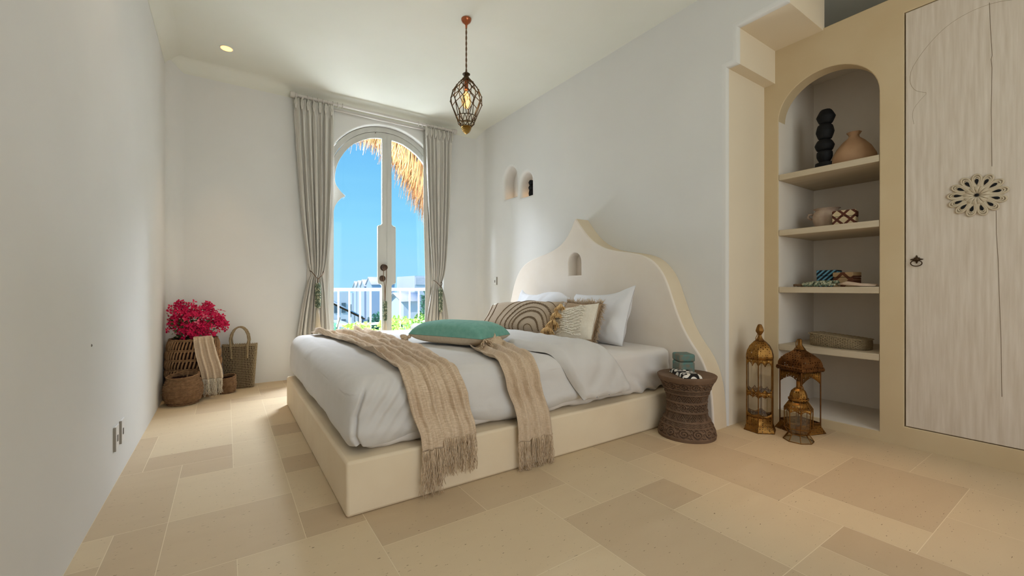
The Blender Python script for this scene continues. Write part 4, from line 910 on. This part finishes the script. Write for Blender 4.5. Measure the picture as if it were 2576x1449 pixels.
# shell garland lying on the shelf
t = empty('shell_garland', (3.60, 1.25, 1.009)); tag(t, 'shell bead tassel with pale pink yarn lying on the shelf edge', 'tassel'); rn = random.Random(5)
b = MB()
for k in range(260):
    f = rn.random(); a = rn.uniform(0, PI); rr = .021*math.sin(min(1, .25+f*1.2)*PI*.5); b.cur = rn.choice([0, 1, 1]); b.ball((rr*math.cos(a)*1.25, .15-.22*f, .009+abs(rr*math.sin(a))*1.4), .0085*rn.uniform(.8, 1.2), 6, 4)
b.build('shell_beads', [M['shell'], M['shell_pale']], t, smooth=180)
b = MB()
for k in range(34):
    q = rn.uniform(-.020, .024); h = rn.uniform(.006, .030); b.tube([(q*.4, -.07, .018), (q, -.12, h+.006), (q+rn.uniform(-.006, .006), -.20, h*.7), (q+rn.uniform(-.01, .01), -.285, max(.004, h*.5))], .0035, 5)
b.build('yarn_tassel', M['pinkyarn'], t, smooth=180)
b = MB()
for ph in (0, 2.1, 4.2): b.tube([(.004*math.cos(k+ph), .155+.012*k, .012+.005*math.sin(k+ph)) for k in range(6)], .006, 6)
b.build('cord', M['cord'], t, smooth=180)
# woven clutch
t = empty('woven_clutch', (3.74, 1.215, .567), R(-6)); tag(t, 'dark woven seagrass clutch lying flat on the lowest niche shelf', 'bag'); b = MB()
def cl(u, v):
    a = 2*PI*u; c, s = math.cos(a), math.sin(a); p = 3.2; k = (abs(c)**p+abs(s)**p)**(-1/p); ht = lerp(.088, .062, .5+.5*math.sin(a)*-1)
    return (.10*c*k*(1-.10*math.sin(PI*v)*-1), .18*s*k, v*ht+.004)
for i in range(9): b.tube([cl(k/96, (i/8)) if (k+i) % 2 else tuple(Vector(cl(k/96, i/8))*1.0+Vector((0, 0, .002))) for k in range(96)], .0045, 4, True)
for k in range(84): b.tube([cl(k/84, j/6) for j in range(7)], .0036, 4)
for k in range(21):
    y = -.165+.0165*k; h = lerp(.088, .062, .5-.5*y/.17*-1 if False else .5); b.tube([(-.094+.188*j/10, y, cl(.75 if y < 0 else .25, 1)[2]*abs(y)/.18+.078*(1-abs(y)/.18)+.002*((j+k) % 2)) for j in range(11)], .0048, 4)
for k in range(11):
    x = -.09+.018*k; b.tube([(x, -.165+.33*j/18, cl(.75 if j < 9 else .25, 1)[2]*abs(-.165+.33*j/18)/.18+.078*(1-abs(-.165+.33*j/18)/.18)+.003*((j+k) % 2)) for j in range(19)], .0048, 4)
b.build('woven_body', M['seagrass'], t, smooth=180)
b = MB(); b.box(-.085, .085, -.155, .155, .004, .066); b.build('backing', M['weave_shade'], t, bevel=.01)

# ---------------------------------------------------------------- wooden wardrobe door
t = empty('wardrobe_door', (XW+.003, .39, 0)); tag(t, 'tall whitewashed wooden door with carved arch line set in the sand plaster', 'door')
b = MB(); b.box(0, .028, -.425, .4185, .131, 2.731); b.build('board', M['wood'], t, bevel=.003)
def tr(ptsyz, r, nm, m, jit=0, x=.0):
    b = MB(); rn = random.Random(9); b.tube([(x, p[0]-.39+rn.uniform(-jit, jit), p[1]) for p in ptsyz], r, 5); return b.build(nm, m, t, smooth=180)
ga = [(.770, 2.02), (.778, 2.08), (.770, 2.12), (.735, 2.165), (.708, 2.192), (.735, 2.205), (.765, 2.227), (.785, 2.27), (.789, 2.31), (.782, 2.364), (.749, 2.423), (.715, 2.47), (.678, 2.511), (.64, 2.545), (.594, 2.571), (.55, 2.585), (.499, 2.593), (.44, 2.59), (.386, 2.575), (.30, 2.54), (.20, 2.48), (.10, 2.38), (.04, 2.27)]
tr(smooth_poly(ga, 1), .0016, 'carved_line', mat('carved_groove', c8(160, 142, 118), .9), 0, .001)
tr([(.456, 2.60), (.452, 2.45), (.446, 2.30), (.449, 2.28), (.447, 2.23), (.449, 2.0), (.446, 1.68)], .0011, 'crack', M['wood_dark'], .0007)
tr([(.431, 1.43), (.43, 1.30), (.424, 1.15), (.42, 1.0), (.414, .72), (.41, .40)], .0011, 'crack', M['wood_dark'], .0007)
# flower rosette
b = MB(); RY, RZ, RR = .503-.39, 1.528, .118
def ring_p(a, l, w, r, off):
    pts = []
    for k in range(22):
        q = 2*PI*k/22; L_ = off+l*(.5-.5*math.cos(q)); W_ = w*math.sin(q)*(.25+.75*(L_-off)/l); pts.append((-.006, RY+L_*math.cos(a)-W_*math.sin(a), RZ+L_*math.sin(a)+W_*math.cos(a)))
    return pts
for k in range(13):
    a = 2*PI*k/13+.12
    for l, w, off, rr in ((.090, .0245, .028, .0048), (.070, .0165, .036, .004), (.050, .010, .046, .0032)): b.tube(ring_p(a, l, w, rr, off), rr, 6, True)
    for q in (-.08, .0, .08): b.tube([(-.006, RY+.010*math.cos(a+q), RZ+.010*math.sin(a+q)), (-.008, RY+.05*math.cos(a+q), RZ+.05*math.sin(a+q))], [.003, .0055], 6)
b.M = Matrix.Identity(4)
b.add([(-.003, RY+.108*math.cos(2*PI*k/78)*(1+.06*math.cos(13*2*PI*k/78-.12*13)), RZ+.108*math.sin(2*PI*k/78)*(1+.06*math.cos(13*2*PI*k/78-.12*13))) for k in range(78)], [tuple(range(78))])
ro = b.build('flower_rosette', M['shelf'], t, smooth=180)
for k in range(13):
    b = MB(); a = 2*PI*k/13+.12; d = .077; rr_ = []
    for j in range(14):
        q = 2*PI*j/14; L_ = d+.015*math.cos(q); W_ = .0068*math.sin(q)*(1+.5*math.cos(q)); rr_.append((-.0118, RY+L_*math.cos(a)-W_*math.sin(a), RZ+L_*math.sin(a)+W_*math.cos(a)))
    c_ = Vector((-.004, RY+d*math.cos(a), RZ+d*math.sin(a))); b.add(rr_, [tuple(range(14))]); b.add([(-.002, p[1], p[2]) for p in rr_]+rr_, [(j, (j+1) % 14, 14+(j+1) % 14, 14+j) for j in range(14)]); b.build('hole', M['black'], ro)
b = MB(); b.ball((-.013, RY, RZ), .009, 10, 6, (.5, 1, 1)); b.build('hole', M['black'], ro)
# ring pull
b = MB(); KY, KZ = .756-.39, 1.165
for k in range(8):
    a = PI/2*k/2; l = .030 if k % 2 == 0 else .018; b.tube([(-.004, KY, KZ+.012), (-.004, KY+l*math.cos(a), KZ+.012+l*math.sin(a)*.85)], [.010, .002], 6)
b.ball((-.010, KY, KZ+.012), .013, 10, 8, (.8, 1, 1)); pu = b.build('pull_plate', M['iron'], t, smooth=60)
b = MB(); b.tube([(-.014-.004*math.sin(a*PI/14), KY+.026*math.cos(a*PI/14), KZ-.012+.018*math.sin(a*PI/14)) for a in range(28)], .0028, 6, True); b.build('pull_ring', M['iron'], pu, smooth=180)

# ================================================================ carved stool and what stands on it
SX, SY = 2.607, 1.718
def stool_r(z): return pl([(0, .183), (.02, .187), (.05, .184), (.09, .166), (.14, .140), (.19, .131), (.24, .132), (.29, .142), (.34, .160), (.385, .182), (.40, .188), (.412, .188)], z)
bands = [(.022, .083, 'sp', 13), (.089, .114, 'wv', 22), (.121, .172, 'tri', 16), (.184, .232, 'sp2', 15), (.243, .290, 'tri2', 14), (.298, .322, 'wv', 20), (.328, .376, 'sp', 13)]
def carve(a, z, i):
    for z0, z1, k, n in bands:
        if z0 < z < z1:
            f = (z-z0)/(z1-z0); x = (a/(2*PI)*n) % 1; e = sm(0, .08, f)*sm(1, .92, f); tri = abs(2*x-1)
            if k in ('tri', 'tri2'):
                d = abs(f-(tri if k == 'tri' else 1-tri)); v = math.sin(d*18); q = -.0045*(v > .2)-.001
            elif k == 'wv': v = math.sin(f*16+2.2*math.sin(x*2*PI)); q = -.004*(v > .1)
            else:
                cx2, cz2 = .5, .5; dx = (x-cx2)*1.6; dz = (f-cz2)*1.5; rr = math.hypot(dx, dz); an = math.atan2(dz, dx)
                if rr < .62: v = math.sin(rr*19+an*(1 if k == 'sp' else -1)); q = -.0055*(v > .15)
                else: q = -.0045 if math.sin((x+f)*15) > .2 else 0
            return q*e*1.5-.0015
    return 0.0012
t = empty('carved_stool', (SX, SY, 0)); tag(t, 'round hourglass stool of carved brown wood beside the bed', 'stool')
b = MB(); N_ = 200; b.lathe([(stool_r(.403*k/N_), .403*k/N_) for k in range(N_+1)], 420, fn=carve); b.build('carved_body', M['carved'], t, smooth=50)
b = MB(); b.lathe([(.183, .398), (.190, .402), (.191, .410), (.186, .414), (.165, .4135), (.155, .4115), (0, .4115)], 80); b.build('seat_top', M['carved'], t, smooth=40)
# beaded purse + turquoise box
b = MB(); b.M = Matrix.Translation((SX-.045, SY-.02, .4145)) @ Matrix.Rotation(R(-33), 4, 'Z')
def pu_(u, v):
    a, c = 2*u-1, 2*v-1; e = max(0, (1-a**6)*(1-c**6)); return (.062*c, .125*a*1.0, .026*e**.4)
b.grid(pu_, 30, 24); b.grid(lambda u, v: (pu_(u, v)[0], pu_(u, v)[1], 0), 4, 4)
o = b.build('beaded_purse', pattern_mat('black_white_rings', c8(26, 24, 24), c8(220, 216, 206), 11.5, 'rings')); tag(o, 'flat black and white ring patterned beaded purse on the carved stool', 'purse')
t = empty('beaded_box', (SX+.045, SY+.055, .4125), R(-33)); tag(t, 'turquoise beaded box with lid on the carved stool', 'box')
b = MB(); b.box(-.055, .055, -.062, .062, 0, .078); b.build('body', M['turq'], t, bevel=.010)
b = MB(); b.box(-.057, .057, -.064, .064, .079, .132); b.build('lid', M['turq'], t, bevel=.013)

# ================================================================ lanterns
def ngon(r, n, a0, z): return [(r*math.cos(a0+2*PI*k/n), r*math.sin(a0+2*PI*k/n), z) for k in range(n)]
def panels(b, lv, n, a0):
    rings = [ngon(r, n, a0, z) for r, z in lv]
    for A, B_ in zip(rings, rings[1:]):
        for k in range(n): k2 = (k+1) % n; b.add([A[k], A[k2], B_[k2], B_[k]], [(0, 1, 2, 3)])
def scallop(b, r, n, a0, z0, z1, lob, up=False):
    P = ngon(r, n, a0, 0)
    for k in range(n):
        A = Vector(P[k]); B_ = Vector(P[(k+1) % n]); m = 24; top = []; bot = []
        for i in range(m+1):
            f = i/m; p = A.lerp(B_, f); w = abs(math.sin(f*PI*lob)) if lob > 1 else 1-abs(2*f-1)**1.5
            zz = (z1+(z0-z1)*(.45+.55*(1-w))) if not up else (z1+(z0-z1)*(.55+.45*w)); top.append((p.x, p.y, z1)); bot.append((p.x, p.y, zz))
        for i in range(m): b.add([top[i], top[i+1], bot[i+1], bot[i]], [(0, 1, 2, 3)])
def handle(t, x, z, r, m):
    b = MB(); b.tube([(x-r*.8+r*math.cos(a*PI/12)*.9, -r*.3*math.sin(a*PI/12)*0, z-r*.2+r*1.15*math.sin(a*PI/12)) for a in range(-6, 24)][:24], .0028, 6, False); b.rot = 0
    return b.build('loop_handle', m, t, smooth=180)
t = empty('tall_lantern', (3.115, 1.482, 0), R(20)); tag(t, 'tall slim hexagonal brass lantern against the stepped wall end', 'lantern'); a0 = 0
b = MB(); panels(b, [(.108, .002), (.104, .010), (.090, .048)], 6, a0); panels(b, [(.090, .048), (.090, .10)], 6, a0); b.build('base', M['brass_pierced'], t, solid=.002)
b = MB(); 
for k, p in enumerate(ngon(.088, 6, a0, 0)): b.tube([(p[0], p[1], .045), (p[0], p[1], .505)], .0036, 6)
for z in (.048, .275, .505): b.tube(ngon(.089, 6, a0, z), .0032, 5, True)
b.build('cage_bars', M['brass'], t, smooth=60)
b = MB(); scallop(b, .089, 6, a0, .455, .505, 2); b.build('pierced_band', M['brass_pierced'], t, solid=.0015)
b = MB(); scallop(b, .089, 6, a0, .235, .262, 2); scallop(b, .089, 6, a0, .300, .262, 2); b.build('pierced_band', M['brass_pierced'], t, solid=.0015)
b = MB(); scallop(b, .089, 6, a0, .135, .10, 1); b.build('pierced_band', M['brass_pierced'], t, solid=.0015)
b = MB(); panels(b, [(.085, .05), (.085, .50)], 6, a0); b.build('glass', M['lglass'], t)
b = MB(); panels(b, [(.093, .505), (.092, .53), (.085, .562), (.068, .595), (.042, .622), (.030, .630)], 6, a0); b.build('dome', M['brass_pierced'], t, solid=.002)
b = MB(); panels(b, [(.034, .626), (.018, .648), (.011, .668), (.013, .672), (.026, .692), (.028, .70), (.022, .722), (.013, .742), (.006, .745)], 6, a0); b.build('finial', M['brass'], t)
b = MB(); b.tube([(-.010, .0, .690), (-.030, .012, .672), (-.045, .02, .650), (-.046, .02, .635), (-.034, .015, .630), (-.022, .01, .640)], .0026, 6); b.build('loop_handle', M['brass'], t, smooth=180)
t = empty('square_lantern', (3.335, 1.318, 0), R(26)); tag(t, 'broad square copper brown lantern beside the niche, behind the small glass one', 'lantern'); a0 = 0
ra = .118
b = MB(); panels(b, [(.150, .002), (.146, .010), (.122, .045), (.120, .07)], 4, a0); b.build('base', M['brass_pierced'], t, solid=.002)
b = MB()
for p in ngon(ra, 4, a0, 0): b.tube([(p[0], p[1], .04), (p[0], p[1], .425)], .0045, 6)
for z in (.07, .425): b.tube(ngon(ra, 4, a0, z), .004, 5, True)
b.build('cage_bars', M['copper'], t, smooth=60)
b = MB(); scallop(b, ra, 4, a0, .335, .425, 1); b.build('pierced_arches', M['brass_pierced'], t, solid=.0015)
b = MB(); panels(b, [(.136, .425), (.142, .433), (.142, .448), (.132, .455)], 4, a0); panels(b, [(.132, .455), (.130, .475), (.116, .505), (.086, .530), (.052, .552), (.034, .566), (.030, .572)], 4, a0); b.build('dome', M['copper_pierced'], t, solid=.002)
b = MB(); panels(b, [(.036, .570), (.024, .586), (.014, .602), (.013, .640), (.006, .643)], 8, a0); b.build('finial', M['brass'], t)
b = MB(); b.tube([(0, 0, .640), (-.028, .016, .642), (-.050, .026, .622), (-.052, .026, .596), (-.034, .018, .582)], .0026, 6); b.build('loop_handle', M['brass'], t, smooth=180)
t = empty('small_lantern', (3.112, 1.238, 0), R(8)); tag(t, 'small eight sided glass lantern with domed brass top, foremost of the lanterns', 'lantern'); a0 = PI/8
b = MB(); A = ngon(.086, 8, a0, .004); B_ = ngon(.058, 8, a0, .048); C_ = ngon(.078, 8, a0, .085); D_ = ngon(.080, 8, a0, .215); E_ = ngon(.050, 8, a0, .262)
for L_ in (A, B_, C_, D_, E_): b.tube(L_, .0026, 5, True)
for X1, X2 in ((A, B_), (B_, C_), (C_, D_), (D_, E_)):
    for p, q in zip(X1, X2): b.tube([p, q], .0026, 5)
b.build('frame', M['brass'], t, smooth=60)
b = MB(); panels(b, [(.055, .048), (.076, .085), (.078, .215), (.048, .262)], 8, a0); b.add(ngon(.055, 8, a0, .05), [tuple(range(8))]); panels(b, [(.084, .005), (.056, .047)], 8, a0); b.build('glass', M['lglass'], t)
b = MB(); scallop(b, .0805, 8, a0, .185, .216, 1); panels(b, [(.0805, .216), (.050, .263)], 8, a0); b.build('pierced_collar', M['brass_pierced'], t, solid=.0015)
b = MB(); panels(b, [(.052, .262), (.058, .266), (.058, .280), (.050, .285), (.048, .300), (.040, .325), (.026, .340), (.013, .346)], 8, a0); b.build('dome', M['brass_pierced'], t, solid=.0015)
b = MB(); b.lathe([(.012, .342), (.014, .35), (.012, .358), (.012, .385), (.013, .388), (0, .389)], 14); b.build('neck', M['brass'], t)
b = MB(); b.lathe([(0, .051), (.018, .051), (.018, .095), (0, .096)], 14); b.build('candle_cup', M['brass'], t)
b = MB(); b.tube([(.012, -.012, .37), (.014, -.024, .345), (-.004, -.030, .325), (-.016, -.024, .335), (-.012, -.014, .36)], .0026, 6); b.build('loop_handle', M['brass'], t, smooth=180)

# ================================================================ outdoors
b = MB(); b.box(-1.5, 5, YB+.3, 7.4, -.15, -.03); struct(b, 'floor_balcony', M['rail'])
b = MB(); b.box(-60, 90, 7.4, 220, -3.6, -3.5); struct(b, 'floor_ground', M['ground'])
t = empty('balcony_railing', (1.9, 6.5, 0)); tag(t, 'white metal balcony railing with upright bars outside the arched door', 'railing')
b = MB(); b.box(-1.9, 2.1, -.025, .025, .955, 1.0); b.build('top_rail', M['rail'], t, bevel=.006)
b = MB(); b.box(-1.9, 2.1, -.015, .015, .44, .475); b.build('bottom_rail', M['rail'], t)
for k in range(-7, 17):
    x = 1.351+k*.1535-1.9
    if -1.85 < x < 2.05: b = MB(); b.box(x-.010, x+.010, -.010, .010, .0, .958); b.build('baluster', M['rail'], t)
def leafmass(b, c, r, n, s, rn, up=.3):
    for _ in range(n):
        d = Vector((rn.gauss(0, 1), rn.gauss(0, 1), rn.gauss(0, 1))).normalized()*rn.uniform(.3, 1)**.5; p = Vector((c[0]+d.x*r[0], c[1]+d.y*r[1], c[2]+d.z*r[2]))
        a = Vector((rn.uniform(-1, 1), rn.uniform(-1, 1), rn.uniform(-.4, 1)+up)).normalized(); q = a.orthogonal().normalized(); q = (q*math.cos(k_) + a.cross(q)*math.sin(k_)) if (k_ := rn.uniform(0, 6)) else q; l = s*rn.uniform(.7, 1.3)
        b.add([tuple(p), tuple(p+a*l*.5+q*l*.28), tuple(p+a*l), tuple(p+a*l*.5-q*l*.28)], [(0, 1, 2, 3)])
def shrub(name, label, cat, items, m, s, seed, stems=()):
    t = empty(name, items[0][0]); tag(t, label, cat); L0 = Vector(items[0][0]); rn = random.Random(seed); b = MB(); b.M = Matrix.Translation(-L0)
    for c, r, n in items: leafmass(b, c, r, n, s, rn)
    b.build('foliage', m, t, smooth=None, weld=False)
    b = MB(); b.M = Matrix.Translation(-L0)
    for P in (stems or [[(items[0][0][0], items[0][0][1], items[0][0][2]-items[0][1][2]-.3), items[0][0]]]): b.tube(P, .012*s*8, 5)
    b.build('stem', M['stem'], t); return t
shrub('balcony_shrub', 'yellow green leafy shrub behind the right door leaf at the railing foot', 'shrub', [((2.15, 6.15, .40), (.38, .14, .17), 700), ((2.55, 6.15, .42), (.2, .14, .16), 300), ((1.95, 6.1, .42), (.15, .1, .12), 150)], M['foliage'], .05, 1, [[(2.15, 6.15, -.03), (2.15, 6.15, .4)]])
shrub('balcony_shrub', 'yellow leafy shrub at the railing foot left of the door knob side', 'shrub', [((1.56, 6.12, .37), (.17, .12, .15), 420), ((1.40, 6.14, .36), (.12, .10, .14), 200)], M['yellowleaf'], .05, 2, [[(1.55, 6.1, -.03), (1.55, 6.1, .37)]])
shrub('balcony_shrub', 'blue green spiky plant at the far left of the railing foot', 'shrub', [((1.10, 6.05, .38), (.16, .1, .16), 240), ((1.08, 6.05, .52), (.10, .08, .14), 60)], M['foliage2'], .06, 3, [[(1.18, 6.05, -.03), (1.15, 6.05, .4), (1.08, 6.05, .72)], [(1.2, 6.05, .3), (1.28, 6.05, .6)]])
# thatched eave of the terrace roof with its beams
t = empty('thatched_eave', (2.2, 6.3, 3.1)); tag(t, 'golden thatched roof eave hanging outside above the arched door', 'thatch roof'); b = MB(); rn = random.Random(21); T0 = Vector((2.2, 6.3, 3.1))
def ze(x): return pl([(1.35, 3.16), (1.6, 3.13), (1.9, 3.06), (2.1, 2.86), (2.26, 2.72), (2.40, 2.46), (2.52, 2.26), (2.7, 2.12), (3.0, 1.95), (3.4, 1.8)], x)
for k in range(2600):
    x = rn.uniform(1.42, 3.2); yy = 6.3+rn.uniform(-.16, .22); top = ze(x)+rn.uniform(.25, .95)+(yy-6.3)*.8; l = (top-ze(x))+rn.uniform(-.14, .10)*(1 if rn.random() < .85 else 2.0); dx = rn.uniform(-.14, .02)
    if top > 3.75: top = 3.75
    zb = ze(x)+rn.uniform(-.04, .22); 
    if rn.random() < .12: zb -= rn.uniform(.03, .17)
    b.tube([(x, yy, top), (x+dx*.4, yy-.02, (top+zb)/2), (x+dx, yy-.03, zb)], [.0055, .0045, .0016], 3)
b.M = Matrix(); b.v = [(p[0]-T0.x, p[1]-T0.y, p[2]-T0.z) for p in b.v]
for xx in (2.3, 3.0):
    q_ = MB(); q_.tube([(xx-T0.x, 5.46-T0.y, 3.32-T0.z), (xx-T0.x, 6.5-T0.y, 3.62-T0.z)], .03, 8); q_.build('rafter', M['rail'], t)
o = b.build('thatch_straw', M['thatch'], t, smooth=None, weld=False); o['kind'] = 'stuff'
b = MB(); b.v = []; b.grid(lambda u, v: (lerp(1.9, 3.3, u)-T0.x, lerp(6.42, 7.6, v)-T0.y, ze(lerp(1.9, 3.3, u))+.30+v*.9-T0.z+.03*fbm(u*9, v*9)), 30, 12); b.build('thatch_bed', M['thatch'], t, smooth=180)
b = MB(); b.tube([(2.02-T0.x, 5.98-T0.y, 3.24-T0.z), (2.52-T0.x, 5.98-T0.y, 2.84-T0.z), (2.9-T0.x, 5.98-T0.y, 2.54-T0.z)], .014, 8); b.build('lower_beam', M['rail'], t)
b = MB(); b.tube([(2.06-T0.x, 5.95-T0.y, 3.30-T0.z), (2.60-T0.x, 5.95-T0.y, 2.93-T0.z), (2.9-T0.x, 5.95-T0.y, 2.66-T0.z)], .022, 8); b.build('upper_beam', M['rail'], t)
b = MB(); b.M = Matrix.Translation((2.55, 5.92, 2.80)); b.lathe([(0, -.085), (.03, -.08), (.055, -.05), (.062, -.01), (.05, .03), (.03, .055), (.018, .07), (0, .07)], 24); o = b.build('terrace_lamp', M['rail'], smooth=60); tag(o, 'pale rounded lamp hanging under the thatched eave beam', 'lamp')
# row of gabled houses
def house(x0, y0, w, d, zg, ze_, zr, label, wins=3, m=M['bwall_shade'], group=None, ov=.25):
    t = empty('gabled_house', (x0, y0, zg)); tag(t, label, 'house', group); X1 = w
    b = MB(); b.box(0, w, 0, d, 0, ze_-zg); b.add([(0, 0, ze_-zg), (0, d, ze_-zg), (0, d/2, zr-zg-.03)], [(0, 1, 2)]); b.add([(w, 0, ze_-zg), (w, d, ze_-zg), (w, d/2, zr-zg-.03)], [(0, 1, 2)]); b.build('walls', m, t)
    b = MB(); 
    for sg, ya, yb in ((1, -ov, d/2), (-1, d+ov, d/2)):
        b.add([(-ov, ya, ze_-zg-.03), (w, ya, ze_-zg-.03), (w, yb, zr-zg), (-ov, yb, zr-zg)], [(0, 1, 2, 3)])
    b.build('roof', M['broof'], t, solid=.06)
    for k in range(wins):
        b = MB(); b.box(w*.12+k*w*.3, w*.12+k*w*.3+.55, -.04, .02, 1.0, 2.0); b.build('window', M['darkglass'], t)
        b = MB(); b.box(-.04, .02, d*.35, d*.65, .8+k*1.1, 1.35+k*1.1); b.build('window', M['darkglass'], t)
    return t
for k, (y, ze1, zr1) in enumerate(((30.0, 1.26, 1.75), (31.62, 1.14, 1.60), (32.75, 1.10, 1.545), (33.85, 1.06, 1.50))):
    d_ = 1.35 if k == 0 else .92
    house(8.25, y-d_/2, 1.6, d_, -3.5, ze1, zr1, ['pale gabled house with grey roof, nearest in the row beyond the railing', 'pale gabled house second in the row, its roof just left of the nearest', 'pale gabled house third in the row beyond the railing', 'pale gabled house farthest in the row beyond the railing'][k], 2, group='row of gabled houses', ov=.06)
t = empty('flat_roof_building', (8.25, 34.6, -3.5)); tag(t, 'low flat topped block with bluish shaded walls left of the gabled row beyond the railing', 'building')
b = MB(); b.box(0, 2.4, 0, 2.4, 0, 4.1); b.build('walls', M['bwall_shade'], t)
for k in range(3): b = MB(); b.box(-.05, .02, .3+k*.7, .6+k*.7, 2.2, 3.2); b.build('window', M['darkglass'], t)
house(10.2, 22, 2.2, 3.0, -3.5, .10, .60, 'small pale house with grey roof seen below the railing right of the door stile', 2, M['bwall'])
house(8.6, 24, 1.3, 2.4, -3.5, .25, .70, 'narrow pale house with grey roof beside the door stile below the railing', 1, M['bwall'])
t = empty('flat_roof_building', (11.6, 30, -3.5)); tag(t, 'flat roofed pale building with grey louvre on top at the right window edge', 'building')
b = MB(); b.box(0, 2.4, 0, 4, 0, 5.41); b.build('walls', M['bwall'], t)
b = MB(); b.box(.05, 2.3, -.06, 0, 4.75, 5.30)
b.build('louvre', M['broof'], t)
t = empty('flat_roof_building', (4.75, 27, -3.5)); tag(t, 'low pale building with windows at the left edge beyond the railing', 'building')
b = MB(); b.box(0, 1.45, 0, 4, 0, 4.25); b.build('walls', M['bwall'], t)
for k in range(2):
    for j in range(2): b = MB(); b.box(.62+k*.42, .86+k*.42, -.05, .02, 2.0+j*1.0, 2.6+j*1.0); b.build('window', M['darkglass'], t)
t = empty('lean_to_roof', (2.9, 17, -3.5)); tag(t, 'sloping dark edged roof descending from the left beyond the railing', 'roof')
b = MB(); b.add([(0, 0, 4.2), (0, 3, 4.5), (1.55, 3, 3.6), (1.55, 0, 3.35)], [(0, 1, 2, 3)]); b.build('roof_plane', M['bwall'], t, solid=.06)
b = MB(); b.tube([(0, -.05, 4.14), (1.6, -.05, 3.28)], .035, 6); b.build('fascia', M['iron'], t)
b = MB(); b.box(-.4, 1.2, .3, 2.8, 0, 3.1); b.build('walls', M['bwall'], t)
b = MB(); b.box(4.4, 7.5, 16, 16.2, -3.5, -.75); o = b.build('garden_wall', M['bwall']); tag(o, 'white garden wall below the row of gabled houses', 'wall')
shrub('garden_shrub', 'dark blue green shrub beyond the railing left of the door stile', 'shrub', [((3.95, 13, -.12), (.42, .3, .35), 420), ((3.6, 13, -.3), (.35, .3, .2), 200)], M['foliage2'], .12, 5)
shrub('garden_shrub', 'flowering shrub on the white garden wall beyond the railing', 'shrub', [((5.2, 15.6, -.45), (.35, .2, .2), 200)], M['foliage'], .12, 6)
shrub('garden_tree', 'tall green cypress like tree at the right window edge', 'tree', [((6.15, 14.5, .2), (.28, .28, .75), 1200), ((6.2, 14.5, -.6), (.4, .35, .5), 700)], M['foliage2'], .11, 7)
shrub('garden_tree', 'bushy green tree in front of the low houses right of the stile', 'tree', [((5.65, 14.0, -.35), (.3, .3, .45), 800)], M['foliage'], .10, 8)
